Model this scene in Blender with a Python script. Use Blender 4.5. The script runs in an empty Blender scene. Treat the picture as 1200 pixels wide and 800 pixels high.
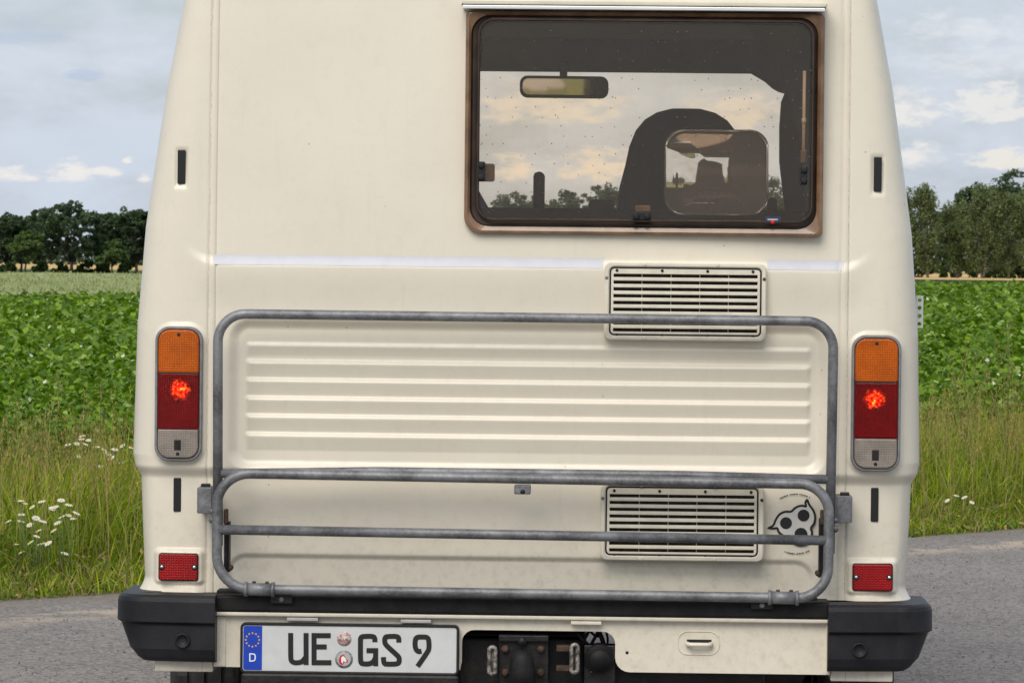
import bpy, bmesh, math, random
import numpy as np
from mathutils import Vector, Matrix

R = math.radians
scene = bpy.context.scene
COL = scene.collection
rng = np.random.default_rng(7)
random.seed(7)

# ------------------------------------------------------------------ camera
CAMZ = 1.414            # eye height (m)
DIST = 10.0             # camera to rear face of the van
FPX = 4880.0            # focal length in pixels of a 1200 px wide picture
ROLL = 0.0105
HOR = 90.0              # horizon is this many px above the picture centre
cam_d = bpy.data.cameras.new('camera')
cam_d.sensor_width = 36.0
cam_d.lens = 36.0 * FPX / 1200.0
cam_d.clip_start = 0.1
cam_d.clip_end = 8000
cam_d.dof.use_dof = True
cam_d.dof.focus_distance = DIST
cam_d.dof.aperture_fstop = 42
cam = bpy.data.objects.new('camera', cam_d)
COL.objects.link(cam)
cam.location = (0, -DIST, CAMZ)
_m = Matrix.Rotation(R(90) - math.atan(HOR / FPX), 3, 'X') @ Matrix.Rotation(ROLL, 3, 'Z')
cam.rotation_euler = _m.to_euler()
scene.camera = cam
scene.render.resolution_x = 1024
scene.render.resolution_y = 682
scene.render.engine = 'CYCLES'
scene.cycles.max_bounces = 7
scene.cycles.diffuse_bounces = 3
scene.cycles.transparent_max_bounces = 14
scene.view_settings.view_transform = 'Standard'
scene.view_settings.look = 'None'
scene.view_settings.gamma = 1.0
scene.view_settings.use_curve_mapping = False
scene.view_settings.exposure = 0.20


def unroll(px, py):
    dx, dy = px - 600.0, py - 400.0
    c, s = math.cos(ROLL), math.sin(ROLL)
    return dx * c + dy * s, -dx * s + dy * c


def G(px, py, d):
    """world point seen at picture position (px, py), d metres in front of the camera"""
    x, y = unroll(px, py)
    return Vector((x * d / FPX, d - DIST, CAMZ - (y + HOR) * d / FPX))


XC = 0.036
YAW = 0.028


def L(px, py, Y=0.0):
    """same, in the van's own frame: x to the right, y forward, z up"""
    x, y = unroll(px, py)
    d = DIST + Y
    return (x * d / FPX - XC - YAW * Y, CAMZ - (y + HOR) * d / FPX)


# ------------------------------------------------------------------ node helpers
def nn(nt, typ, **kw):
    n = nt.nodes.new(typ)
    for k, v in kw.items():
        if k in ('ins',):
            for kk, vv in v.items():
                n.inputs[kk].default_value = vv
        else:
            setattr(n, k, v)
    return n


def mth(nt, op, a, b=None, c=None, clamp=False):
    n = nt.nodes.new('ShaderNodeMath')
    n.operation = op
    n.use_clamp = clamp
    for i, v in enumerate((a, b, c)):
        if v is None:
            continue
        if isinstance(v, (int, float)):
            n.inputs[i].default_value = v
        else:
            nt.links.new(v, n.inputs[i])
    return n.outputs[0]


def sstep(nt, v, a, b, to0=0.0, to1=1.0):
    n = nt.nodes.new('ShaderNodeMapRange')
    n.interpolation_type = 'SMOOTHSTEP'
    nt.links.new(v, n.inputs[0])
    n.inputs[1].default_value = a
    n.inputs[2].default_value = b
    n.inputs[3].default_value = to0
    n.inputs[4].default_value = to1
    return n.outputs[0]


def mixc(nt, f, a, b, mode='MIX'):
    n = nt.nodes.new('ShaderNodeMix')
    n.data_type = 'RGBA'
    n.blend_type = mode
    for i, v in ((0, f), (6, a), (7, b)):
        if isinstance(v, (int, float)):
            n.inputs[i].default_value = v
        elif isinstance(v, tuple):
            n.inputs[i].default_value = v if len(v) == 4 else (*v, 1)
        else:
            nt.links.new(v, n.inputs[i])
    return n.outputs[2]


# ------------------------------------------------------------------ world: hazy summer sky with broken cloud
SUN_EL, SUN_AZ = R(44), R(200)       # azimuth from +Y clockwise: behind the camera, a little to the left
world = bpy.data.worlds.new('World')
scene.world = world
world.use_nodes = True
nt = world.node_tree
nt.nodes.clear()
out = nn(nt, 'ShaderNodeOutputWorld')
bg = nn(nt, 'ShaderNodeBackground')
nt.links.new(bg.outputs[0], out.inputs[0])
sky = nn(nt, 'ShaderNodeTexSky', sky_type='NISHITA', sun_disc=False)
sky.sun_elevation = SUN_EL
sky.sun_rotation = SUN_AZ
sky.dust_density = 2.0
sky.ozone_density = 1.5
skyc = mixc(nt, 1.0, sky.outputs[0], (0.10, 0.10, 0.10), 'MULTIPLY')
tc = nn(nt, 'ShaderNodeTexCoord')
sep = nn(nt, 'ShaderNodeSeparateXYZ')
nt.links.new(tc.outputs['Generated'], sep.inputs[0])
az = mth(nt, 'ARCTAN2', sep.outputs[0], sep.outputs[1])
el = mth(nt, 'ARCSINE', sep.outputs[2])
mp = nn(nt, 'ShaderNodeMapping')
mp.inputs['Scale'].default_value = (1, 1, 2.6)
nt.links.new(tc.outputs['Generated'], mp.inputs[0])
n1 = nn(nt, 'ShaderNodeTexNoise', ins={'Scale': 26.0, 'Detail': 6.0, 'Roughness': 0.55, 'Distortion': 0.3})
nt.links.new(mp.outputs[0], n1.inputs['Vector'])
n2 = nn(nt, 'ShaderNodeTexNoise', ins={'Scale': 150.0, 'Detail': 6.0, 'Roughness': 0.6})
nt.links.new(mp.outputs[0], n2.inputs['Vector'])
n3 = nn(nt, 'ShaderNodeTexNoise', ins={'Scale': 7.0, 'Detail': 4.0, 'Roughness': 0.5})
nt.links.new(mp.outputs[0], n3.inputs['Vector'])
veil = sstep(nt, mth(nt, 'ADD', mth(nt, 'MULTIPLY', n1.outputs[0], 0.65), mth(nt, 'MULTIPLY', n3.outputs[0], 0.35)), 0.34, 0.62, 0.50, 0.93)
VEIL = (0.74, 0.81, 0.915)
c1 = mixc(nt, veil, skyc, VEIL)
# blue-grey undersides / brighter heads in the layer
dk = sstep(nt, n3.outputs[0], 0.45, 0.75, 0.0, 0.30)
c1 = mixc(nt, dk, c1, (0.60, 0.69, 0.83))


def cloud(c, px, py, wpx, hpx, col, amp=0.55, soft=1.25, power=1.0):
    x, y = unroll(px, py)
    a0, e0 = math.atan2(x, FPX), -(y + HOR) / FPX
    u = mth(nt, 'MULTIPLY', mth(nt, 'SUBTRACT', az, a0), FPX / wpx)
    v = mth(nt, 'MULTIPLY', mth(nt, 'SUBTRACT', el, e0), FPX / hpx)
    vneg = mth(nt, 'MULTIPLY', mth(nt, 'MINIMUM', v, 0.0), 1.9)
    vv = mth(nt, 'ADD', mth(nt, 'MAXIMUM', v, 0.0), vneg)
    r2 = mth(nt, 'ADD', mth(nt, 'MULTIPLY', u, u), mth(nt, 'MULTIPLY', vv, vv))
    m = mth(nt, 'SUBTRACT', 1.0, r2)
    m = mth(nt, 'ADD', m, mth(nt, 'MULTIPLY', mth(nt, 'SUBTRACT', n2.outputs[0], 0.5), amp * 7))
    f = sstep(nt, m, 0.0, soft, 0.0, power)
    return mixc(nt, f, c, col)


WH = (0.93, 0.91, 0.88)
WARM = (1.0, 0.93, 0.82)
for a in ((100, 92, 36, 12, (0.53, 0.63, 0.80), 0.4, 1.2, 0.75),
          (20, 45, 90, 22, (0.55, 0.64, 0.81), 0.5, 1.5, 0.7),
          (15, 208, 36, 13, WH), (82, 205, 32, 20, WH), (125, 203, 22, 12, WH), (150, 190, 7, 6, WH), (168, 210, 12, 9, WH),
          (1068, 135, 40, 36, WH, 0.5, 1.3, 0.9), (1075, 190, 40, 26, WH, 0.5, 1.3, 0.9), (1165, 130, 60, 34, WH, 0.5, 0.8, 0.8),
          (1180, 190, 55, 20, WARM, 0.5, 0.8, 0.7), (1130, 40, 90, 30, (0.84, 0.87, 0.92), 0.5, 1.5, 0.8), (1160, 80, 110, 34, (0.86, 0.88, 0.92), 0.5, 1.6, 0.7),
          (605, 202, 34, 28, WARM), (705, 202, 60, 34, WARM), (640, 130, 110, 40, WARM, 0.5, 1.2, 0.75), (860, 135, 70, 40, WARM, 0.5, 1.2, 0.7)):
    c1 = cloud(c1, *a)
nt.links.new(c1, bg.inputs[0])
bg.inputs[1].default_value = 0.80

sun_d = bpy.data.lights.new('sun', 'SUN')
sun_d.energy = 2.2
sun_d.angle = R(42)
sun_d.color = (1.0, 0.93, 0.82)
sun = bpy.data.objects.new('sun', sun_d)
COL.objects.link(sun)
S = Vector((math.sin(SUN_AZ) * math.cos(SUN_EL), math.cos(SUN_AZ) * math.cos(SUN_EL), math.sin(SUN_EL)))
sun.rotation_euler = S.to_track_quat('Z', 'Y').to_euler()
sun.location = S * 60


# ------------------------------------------------------------------ materials
def new_mat(name):
    m = bpy.data.materials.new(name)
    m.use_nodes = True
    t = m.node_tree
    t.nodes.clear()
    o = nn(t, 'ShaderNodeOutputMaterial')
    return m, t, o


def pmat(name, col, rough=0.5, metal=0.0, coat=0.0, var=0.0, vscale=30.0, bump=0.0, bscale=200.0, col2=None, spec=0.5, emis=None, estr=0.0, aniso=None):
    m, t, o = new_mat(name)
    p = nn(t, 'ShaderNodeBsdfPrincipled')
    t.links.new(p.outputs[0], o.inputs[0])
    p.inputs['Roughness'].default_value = rough
    p.inputs['Metallic'].default_value = metal
    p.inputs['Coat Weight'].default_value = coat
    p.inputs['Coat Roughness'].default_value = 0.12
    p.inputs['Specular IOR Level'].default_value = spec
    tcn = nn(t, 'ShaderNodeTexCoord')
    if var > 0:
        no = nn(t, 'ShaderNodeTexNoise', ins={'Scale': vscale, 'Detail': 5.0, 'Roughness': 0.6})
        src = tcn.outputs['Object']
        if aniso:
            mpn = nn(t, 'ShaderNodeMapping')
            mpn.inputs['Scale'].default_value = aniso
            t.links.new(src, mpn.inputs[0])
            src = mpn.outputs[0]
        t.links.new(src, no.inputs['Vector'])
        f = sstep(t, no.outputs[0], 0.35, 0.65)
        c2 = col2 or tuple(c * (1 - var) for c in col)
        t.links.new(mixc(t, f, col, c2), p.inputs['Base Color'])
    else:
        p.inputs['Base Color'].default_value = (*col, 1)
    if bump > 0:
        nb = nn(t, 'ShaderNodeTexNoise', ins={'Scale': bscale, 'Detail': 4.0})
        t.links.new(tcn.outputs['Object'], nb.inputs['Vector'])
        b = nn(t, 'ShaderNodeBump', ins={'Strength': bump, 'Distance': 0.002})
        t.links.new(nb.outputs[0], b.inputs['Height'])
        t.links.new(b.outputs[0], p.inputs['Normal'])
    if emis:
        p.inputs['Emission Color'].default_value = (*emis, 1)
        p.inputs['Emission Strength'].default_value = estr
    return m


def paint_mat():
    m, t, o = new_mat('cream_paint')
    p = nn(t, 'ShaderNodeBsdfPrincipled')
    t.links.new(p.outputs[0], o.inputs[0])
    tcn = nn(t, 'ShaderNodeTexCoord')
    ob = tcn.outputs['Object']
    big = nn(t, 'ShaderNodeTexNoise', ins={'Scale': 2.2, 'Detail': 5.0, 'Roughness': 0.6})
    t.links.new(ob, big.inputs['Vector'])
    c = mixc(t, sstep(t, big.outputs[0], 0.3, 0.7), (0.74, 0.685, 0.575), (0.70, 0.645, 0.54))
    # run-down streaks
    mpn = nn(t, 'ShaderNodeMapping')
    mpn.inputs['Scale'].default_value = (42, 42, 1.6)
    t.links.new(ob, mpn.inputs[0])
    st = nn(t, 'ShaderNodeTexNoise', ins={'Scale': 1.0, 'Detail': 4.0, 'Roughness': 0.65})
    t.links.new(mpn.outputs[0], st.inputs['Vector'])
    c = mixc(t, sstep(t, st.outputs[0], 0.55, 0.9, 0.0, 0.18), c, (0.42, 0.38, 0.30))
    # mottled dust film
    du = nn(t, 'ShaderNodeTexNoise', ins={'Scale': 38.0, 'Detail': 6.0, 'Roughness': 0.7})
    t.links.new(ob, du.inputs['Vector'])
    c = mixc(t, sstep(t, du.outputs[0], 0.45, 0.8, 0.0, 0.14), c, (0.45, 0.40, 0.31))
    # cracked, dirty sealant along the two body seams and splashed dirt low down
    sx_ = nn(t, 'ShaderNodeSeparateXYZ')
    t.links.new(ob, sx_.inputs[0])
    cr = nn(t, 'ShaderNodeTexNoise', ins={'Scale': 60.0, 'Detail': 5.0, 'Roughness': 0.7})
    t.links.new(ob, cr.inputs['Vector'])
    axx = mth(t, 'ABSOLUTE', sx_.outputs[0])
    wob_ = mth(t, 'ADD', axx, mth(t, 'MULTIPLY', mth(t, 'SUBTRACT', cr.outputs[0], 0.5), 0.012))
    ln = sstep(t, mth(t, 'ABSOLUTE', mth(t, 'SUBTRACT', wob_, 0.7705)), 0.0006, 0.0022, 1.0, 0.0)
    ln = mth(t, 'MULTIPLY', ln, sstep(t, cr.outputs[0], 0.40, 0.65, 0.2, 0.42))
    c = mixc(t, ln, c, (0.25, 0.20, 0.14))
    low = mth(t, 'MULTIPLY', sstep(t, sx_.outputs[2], 0.62, 0.90, 1.0, 0.0), sstep(t, du.outputs[0], 0.42, 0.75, 0.0, 0.26))
    c = mixc(t, low, c, (0.33, 0.28, 0.20))
    # fly specks and chips
    vo = nn(t, 'ShaderNodeTexVoronoi', ins={'Scale': 21.0})
    t.links.new(ob, vo.inputs['Vector'])
    sp = nn(t, 'ShaderNodeSeparateColor')
    t.links.new(vo.outputs['Color'], sp.inputs[0])
    speck = mth(t, 'MULTIPLY', sstep(t, vo.outputs['Distance'], 0.035, 0.06, 1.0, 0.0), sstep(t, sp.outputs[0], 0.62, 0.95, 0.0, 0.6))
    c = mixc(t, speck, c, (0.22, 0.16, 0.10))
    t.links.new(c, p.inputs['Base Color'])
    rr = sstep(t, du.outputs[0], 0.3, 0.75, 0.30, 0.48)
    t.links.new(rr, p.inputs['Roughness'])
    p.inputs['Coat Weight'].default_value = 0.25
    p.inputs['Coat Roughness'].default_value = 0.22
    nb = nn(t, 'ShaderNodeTexNoise', ins={'Scale': 260.0, 'Detail': 3.0})
    t.links.new(ob, nb.inputs['Vector'])
    b = nn(t, 'ShaderNodeBump', ins={'Strength': 0.08, 'Distance': 0.001})
    t.links.new(nb.outputs[0], b.inputs['Height'])
    wv = nn(t, 'ShaderNodeTexNoise', ins={'Scale': 6.0, 'Detail': 2.0})
    t.links.new(ob, wv.inputs['Vector'])
    b2 = nn(t, 'ShaderNodeBump', ins={'Strength': 0.12, 'Distance': 0.01})
    t.links.new(wv.outputs[0], b2.inputs['Height'])
    t.links.new(b.outputs[0], b2.inputs['Normal'])
    t.links.new(b2.outputs[0], p.inputs['Normal'])
    return m


def galv_mat():
    m, t, o = new_mat('weathered_galvanised_steel')
    p = nn(t, 'ShaderNodeBsdfPrincipled')
    t.links.new(p.outputs[0], o.inputs[0])
    tcn = nn(t, 'ShaderNodeTexCoord')
    ob = tcn.outputs['Object']
    a = nn(t, 'ShaderNodeTexNoise', ins={'Scale': 9.0, 'Detail': 8.0, 'Roughness': 0.75})
    t.links.new(ob, a.inputs['Vector'])
    c = mixc(t, sstep(t, a.outputs[0], 0.36, 0.64), (0.095, 0.098, 0.106), (0.235, 0.24, 0.255))
    b = nn(t, 'ShaderNodeTexNoise', ins={'Scale': 120.0, 'Detail': 5.0, 'Roughness': 0.7})
    t.links.new(ob, b.inputs['Vector'])
    c = mixc(t, sstep(t, b.outputs[0], 0.45, 0.78, 0.0, 0.5), c, (0.32, 0.32, 0.33))
    r = nn(t, 'ShaderNodeTexNoise', ins={'Scale': 23.0, 'Detail': 6.0, 'Roughness': 0.7})
    t.links.new(ob, r.inputs['Vector'])
    c = mixc(t, sstep(t, r.outputs[0], 0.62, 0.75, 0.0, 0.5), c, (0.20, 0.16, 0.12))
    t.links.new(c, p.inputs['Base Color'])
    p.inputs['Metallic'].default_value = 0.35
    t.links.new(sstep(t, b.outputs[0], 0.3, 0.7, 0.38, 0.6), p.inputs['Roughness'])
    bm_ = nn(t, 'ShaderNodeBump', ins={'Strength': 0.35, 'Distance': 0.002})
    t.links.new(b.outputs[0], bm_.inputs['Height'])
    t.links.new(bm_.outputs[0], p.inputs['Normal'])
    return m


def glass_mat(name, tint, ior=1.5, specks=True, rough=0.02, haze=0.0):
    m, t, o = new_mat(name)
    tr = nn(t, 'ShaderNodeBsdfTransparent')
    tr.inputs[0].default_value = (*tint, 1)
    gl = nn(t, 'ShaderNodeBsdfGlossy')
    gl.inputs['Roughness'].default_value = rough
    gl.inputs['Color'].default_value = (1, 1, 1, 1)
    fr = nn(t, 'ShaderNodeFresnel', ins={'IOR': ior})
    mx = nn(t, 'ShaderNodeMixShader')
    t.links.new(fr.outputs[0], mx.inputs[0])
    t.links.new(tr.outputs[0], mx.inputs[1])
    t.links.new(gl.outputs[0], mx.inputs[2])
    last = mx.outputs[0]
    if specks:
        tcn = nn(t, 'ShaderNodeTexCoord')
        vo = nn(t, 'ShaderNodeTexVoronoi', voronoi_dimensions='2D', ins={'Scale': 44.0})
        s3 = nn(t, 'ShaderNodeSeparateXYZ')
        t.links.new(tcn.outputs['Object'], s3.inputs[0])
        c3 = nn(t, 'ShaderNodeCombineXYZ')
        t.links.new(s3.outputs[0], c3.inputs[0])
        t.links.new(s3.outputs[2], c3.inputs[1])
        t.links.new(c3.outputs[0], vo.inputs['Vector'])
        sp = nn(t, 'ShaderNodeSeparateColor')
        t.links.new(vo.outputs['Color'], sp.inputs[0])
        f = mth(t, 'MULTIPLY', sstep(t, vo.outputs['Distance'], 0.035, 0.085, 1.0, 0.0), sstep(t, sp.outputs[1], 0.55, 0.95, 0.0, 0.9))
        no = nn(t, 'ShaderNodeTexNoise', ins={'Scale': 14.0, 'Detail': 7.0, 'Roughness': 0.7})
        t.links.new(tcn.outputs['Object'], no.inputs['Vector'])
        f2 = sstep(t, no.outputs[0], 0.4, 0.8, haze * 0.5, haze * 1.6)
        df = nn(t, 'ShaderNodeBsdfDiffuse')
        df.inputs[0].default_value = (0.20, 0.15, 0.115, 1)
        mx2 = nn(t, 'ShaderNodeMixShader')
        t.links.new(mth(t, 'MAXIMUM', f, f2), mx2.inputs[0])
        t.links.new(last, mx2.inputs[1])
        t.links.new(df.outputs[0], mx2.inputs[2])
        last = mx2.outputs[0]
    t.links.new(last, o.inputs[0])
    return m


def lens_mat(name, col, trans=0.4, scale=170.0, squares=False):
    """moulded plastic lamp lens: partly see-through, ribbed inside"""
    m, t, o = new_mat(name)
    p = nn(t, 'ShaderNodeBsdfPrincipled')
    p.inputs['Base Color'].default_value = (*col, 1)
    p.inputs['Roughness'].default_value = 0.16
    p.inputs['Coat Weight'].default_value = 0.15
    p.inputs['Coat Roughness'].default_value = 0.05
    p.inputs['Specular IOR Level'].default_value = 0.3
    tcn = nn(t, 'ShaderNodeTexCoord')
    vo = nn(t, 'ShaderNodeTexVoronoi', ins={'Scale': scale})
    vo.distance = 'CHEBYCHEV' if squares else 'EUCLIDEAN'
    t.links.new(tcn.outputs['Object'], vo.inputs['Vector'])
    big = nn(t, 'ShaderNodeTexNoise', ins={'Scale': 26.0, 'Detail': 3.0})
    t.links.new(tcn.outputs['Object'], big.inputs['Vector'])
    cc = mixc(t, sstep(t, vo.outputs['Distance'], 0.1, 0.65, 0.0, 0.35), col, tuple(c * 0.6 for c in col))
    cc = mixc(t, sstep(t, big.outputs[0], 0.35, 0.7, 0.0, 0.5), cc, tuple(c * 0.5 for c in col))
    if squares:
        sx_ = nn(t, 'ShaderNodeSeparateXYZ')
        t.links.new(tcn.outputs['Object'], sx_.inputs[0])
        k = 2 * math.pi / 0.0105
        d1 = mth(t, 'ABSOLUTE', mth(t, 'SINE', mth(t, 'MULTIPLY', mth(t, 'ADD', sx_.outputs[0], mth(t, 'MULTIPLY', sx_.outputs[2], 1.5)), k / 2)))
        d2 = mth(t, 'ABSOLUTE', mth(t, 'SINE', mth(t, 'MULTIPLY', mth(t, 'SUBTRACT', sx_.outputs[0], mth(t, 'MULTIPLY', sx_.outputs[2], 1.5)), k / 2)))
        hx_ = sstep(t, mth(t, 'MINIMUM', d1, d2), 0.12, 0.55)
        cc = mixc(t, hx_, tuple(c * 0.28 for c in col), cc)
    t.links.new(cc, p.inputs['Base Color'])
    b = nn(t, 'ShaderNodeBump', ins={'Strength': 0.35, 'Distance': 0.002})
    sr = nn(t, 'ShaderNodeSeparateXYZ')
    t.links.new(tcn.outputs['Object'], sr.inputs[0])
    rib1 = mth(t, 'ABSOLUTE', mth(t, 'SINE', mth(t, 'MULTIPLY', sr.outputs[2], math.pi / 0.0058)))
    rib2 = mth(t, 'ABSOLUTE', mth(t, 'SINE', mth(t, 'MULTIPLY', sr.outputs[0], math.pi / 0.0058)))
    t.links.new(mth(t, 'ADD', mth(t, 'MULTIPLY', rib1, rib2), mth(t, 'MULTIPLY', vo.outputs['Distance'], 0.25)), b.inputs['Height'])
    gut = sstep(t, mth(t, 'MINIMUM', rib1, rib2), 0.0, 0.4, 0.42, 0.0)
    cc = mixc(t, gut, cc, tuple(c_ * 0.35 for c_ in col))
    t.links.new(cc, p.inputs['Base Color'])
    t.links.new(b.outputs[0], p.inputs['Normal'])
    tr = nn(t, 'ShaderNodeBsdfTransparent')
    mxv = max(col)
    tr.inputs[0].default_value = (*[min(1.0, c / mxv + e) for c, e in zip(col, (0, 0.16, 0.04))], 1)
    mx = nn(t, 'ShaderNodeMixShader')
    no = nn(t, 'ShaderNodeTexNoise', ins={'Scale': 260.0, 'Detail': 3.0})
    t.links.new(tcn.outputs['Object'], no.inputs['Vector'])
    t.links.new(sstep(t, no.outputs[0], 0.35, 0.65, trans * 0.85, trans * 1.15), mx.inputs[0])
    t.links.new(p.outputs[0], mx.inputs[1])
    t.links.new(tr.outputs[0], mx.inputs[2])
    t.links.new(mx.outputs[0], o.inputs[0])
    return m


def leaf_mat(name, transl=0.35, rough=0.5, spec=0.35):
    m, t, o = new_mat(name)
    at = nn(t, 'ShaderNodeAttribute', attribute_name='Col')
    p = nn(t, 'ShaderNodeBsdfPrincipled')
    p.inputs['Roughness'].default_value = rough
    p.inputs['Specular IOR Level'].default_value = spec
    t.links.new(at.outputs['Color'], p.inputs['Base Color'])
    tl = nn(t, 'ShaderNodeBsdfTranslucent')
    t.links.new(mixc(t, 1.0, at.outputs['Color'], (1.1, 1.15, 0.6), 'MULTIPLY'), tl.inputs[0])
    mx = nn(t, 'ShaderNodeMixShader')
    mx.inputs[0].default_value = transl
    t.links.new(p.outputs[0], mx.inputs[1])
    t.links.new(tl.outputs[0], mx.inputs[2])
    t.links.new(mx.outputs[0], o.inputs[0])
    return m


M = {}
M['paint'] = paint_mat()
M['galv'] = galv_mat()
M['plastic'] = pmat('black_bumper_plastic', (0.008, 0.008, 0.011), 0.45, var=0.35, vscale=9, bump=0.5, bscale=600, col2=(0.016, 0.016, 0.019), spec=0.3)
M['rubber'] = pmat('black_rubber', (0.006, 0.006, 0.007), 0.6, var=0.5, vscale=30, bump=0.4, bscale=300, col2=(0.014, 0.013, 0.013), spec=0.25)
M['tyre'] = pmat('tyre_rubber', (0.02, 0.02, 0.021), 0.75, var=0.4, vscale=25, bump=0.3, bscale=200, col2=(0.035, 0.033, 0.03))
M['black'] = pmat('matt_black', (0.006, 0.006, 0.007), 0.7)
M['slot'] = pmat('black_slot_insert', (0.006, 0.006, 0.008), 0.4)
M['dark_iron'] = pmat('oily_dark_iron', (0.008, 0.008, 0.010), 0.45, metal=0.0, spec=0.3, var=0.5, vscale=30, bump=0.5, bscale=150, col2=(0.022, 0.019, 0.017))
M['rust'] = pmat('rusty_steel', (0.10, 0.05, 0.028), 0.8, var=0.6, vscale=60, bump=0.4, bscale=200, col2=(0.03, 0.022, 0.018))
M['worn_zinc'] = pmat('worn_zinc', (0.36, 0.33, 0.30), 0.5, metal=0.3, var=0.8, vscale=90, bump=0.4, col2=(0.06, 0.05, 0.045))
M['chrome'] = pmat('bright_screw', (0.75, 0.74, 0.72), 0.25, metal=1.0)
M['alu'] = pmat('white_aluminium', (0.78, 0.78, 0.80), 0.28, metal=0.15, var=0.08, vscale=8)
M['rail_cream'] = pmat('cream_rail', (0.70, 0.66, 0.54), 0.4, var=0.1, vscale=12)
M['bronze'] = pmat('bronze_acrylic', (0.12, 0.064, 0.034), 0.25, coat=0.5, var=0.45, vscale=12, col2=(0.22, 0.125, 0.07), aniso=(1, 1, 1))
M['bronze_dark'] = pmat('dark_bronze_gasket', (0.022, 0.013, 0.009), 0.4, var=0.4, vscale=14, col2=(0.045, 0.026, 0.018))
M['gasket'] = pmat('grey_gasket', (0.24, 0.24, 0.25), 0.55, var=0.25, vscale=40)
M['grille'] = pmat('cream_grille_plastic', (0.72, 0.67, 0.56), 0.5, var=0.12, vscale=25)
M['backing_dark'] = pmat('dark_grille_backing', (0.075, 0.062, 0.055), 0.9, var=0.5, vscale=70)  # dark tone standing in for the shade inside the grilles
M['tape'] = pmat('reflective_tape', (0.56, 0.57, 0.63), 0.45, var=0.05, vscale=30, bump=0.2, bscale=400)
M['white'] = pmat('plate_white', (0.60, 0.61, 0.62), 0.4, var=0.08, vscale=20)
M['blue'] = pmat('plate_blue', (0.006, 0.05, 0.45), 0.4, var=0.1, vscale=30)
M['ink'] = pmat('plate_black', (0.010, 0.009, 0.010), 0.45)
M['yellow'] = pmat('star_yellow', (0.75, 0.42, 0.02), 0.5)
M['pure_white'] = pmat('print_white', (0.82, 0.82, 0.82), 0.5)
M['sticker'] = pmat('pale_grey_vinyl', (0.46, 0.45, 0.44), 0.45, var=0.15, vscale=25)
M['emblem_grey'] = pmat('emblem_grey', (0.68, 0.66, 0.63), 0.45, var=0.1, vscale=25)
M['seal'] = pmat('seal_sticker', (0.62, 0.6, 0.58), 0.5, var=0.9, vscale=190, col2=(0.30, 0.07, 0.03))
M['seal_ring'] = pmat('seal_ring_grey', (0.12, 0.15, 0.17), 0.5, var=0.6, vscale=160, col2=(0.34, 0.37, 0.38))
M['print_red'] = pmat('print_red', (0.55, 0.01, 0.012), 0.5)
M['glass'] = glass_mat('bronze_tinted_acrylic', (0.985, 0.928, 0.86), 1.36, haze=0.03)
M['glass_in'] = glass_mat('inner_acrylic', (0.995, 0.97, 0.945), 1.28, specks=False)
M['windscreen'] = glass_mat('windscreen_glass', (0.97, 0.985, 0.97), 1.3, specks=False)
M['amber'] = lens_mat('amber_lens', (0.72, 0.15, 0.004), 0.25, 240)
M['red'] = lens_mat('red_lens', (0.25, 0.0015, 0.003), 0.42, 240)
M['clear'] = lens_mat('grey_clear_lens', (0.36, 0.31, 0.275), 0.15, 260)
M['refl'] = lens_mat('red_reflector', (0.48, 0.006, 0.008), 0.0, 95, True)
M['lamp_bowl'] = pmat('lamp_bowl', (0.35, 0.33, 0.32), 0.35, metal=0.6, var=0.5, vscale=80)
M['lining'] = pmat('dark_interior_cloth', (0.045, 0.035, 0.032), 0.95, var=0.2, vscale=40)
M['seat'] = pmat('charcoal_seat_cloth', (0.022, 0.020, 0.021), 0.95, var=0.3, vscale=200)
M['dash'] = pmat('black_dash_plastic', (0.015, 0.014, 0.015), 0.8)
M['wood'] = pmat('pale_wood', (0.62, 0.46, 0.28), 0.55, var=0.25, vscale=5, aniso=(1, 12, 12))
M['mirror'] = pmat('mirror_glass', (0.85, 0.87, 0.85), 0.03, metal=1.0)
M['stay'] = pmat('pink_white_stay_rod', (0.75, 0.66, 0.60), 0.4)
M['label_blue'] = pmat('label_blue', (0.02, 0.035, 0.10), 0.5)
M['perf'] = pmat('perforated_white_steel', (0.75, 0.75, 0.77), 0.4, metal=0.2)

# lit bulb behind the red lens: patchy as the moulded lens breaks it up
m_, t_, o_ = new_mat('lit_bulb')
e_ = nn(t_, 'ShaderNodeEmission')
tc_ = nn(t_, 'ShaderNodeTexCoord')
no_ = nn(t_, 'ShaderNodeTexNoise', ins={'Scale': 130.0, 'Detail': 2.0, 'Roughness': 0.6})
t_.links.new(tc_.outputs['Object'], no_.inputs['Vector'])
t_.links.new(mixc(t_, sstep(t_, no_.outputs[0], 0.45, 0.7), (1.0, 0.04, 0.01), (1.0, 0.55, 0.16)), e_.inputs[0])
ln_ = nn(t_, 'ShaderNodeVectorMath', operation='LENGTH')
t_.links.new(tc_.outputs['Object'], ln_.inputs[0])
fall_ = sstep(t_, ln_.outputs['Value'], 0.002, 0.031, 1.0, 0.0)
spk_ = sstep(t_, mth(t_, 'ADD', no_.outputs[0], mth(t_, 'MULTIPLY', fall_, 0.16)), 0.50, 0.85, 0.0, 20.0)
t_.links.new(mth(t_, 'MULTIPLY', fall_, mth(t_, 'ADD', spk_, 1.6)), e_.inputs[1])
t_.links.new(e_.outputs[0], o_.inputs[0])
M['bulb'] = m_

# refracting wide-angle stick-on lens
m_, t_, o_ = new_mat('clear_refracting_plastic')
p_ = nn(t_, 'ShaderNodeBsdfPrincipled')
p_.inputs['Base Color'].default_value = (0.93, 0.90, 0.87, 1)
p_.inputs['Roughness'].default_value = 0.035
p_.inputs['Transmission Weight'].default_value = 1.0
p_.inputs['IOR'].default_value = 1.6
t_.links.new(p_.outputs[0], o_.inputs[0])
M['lens'] = m_

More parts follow.
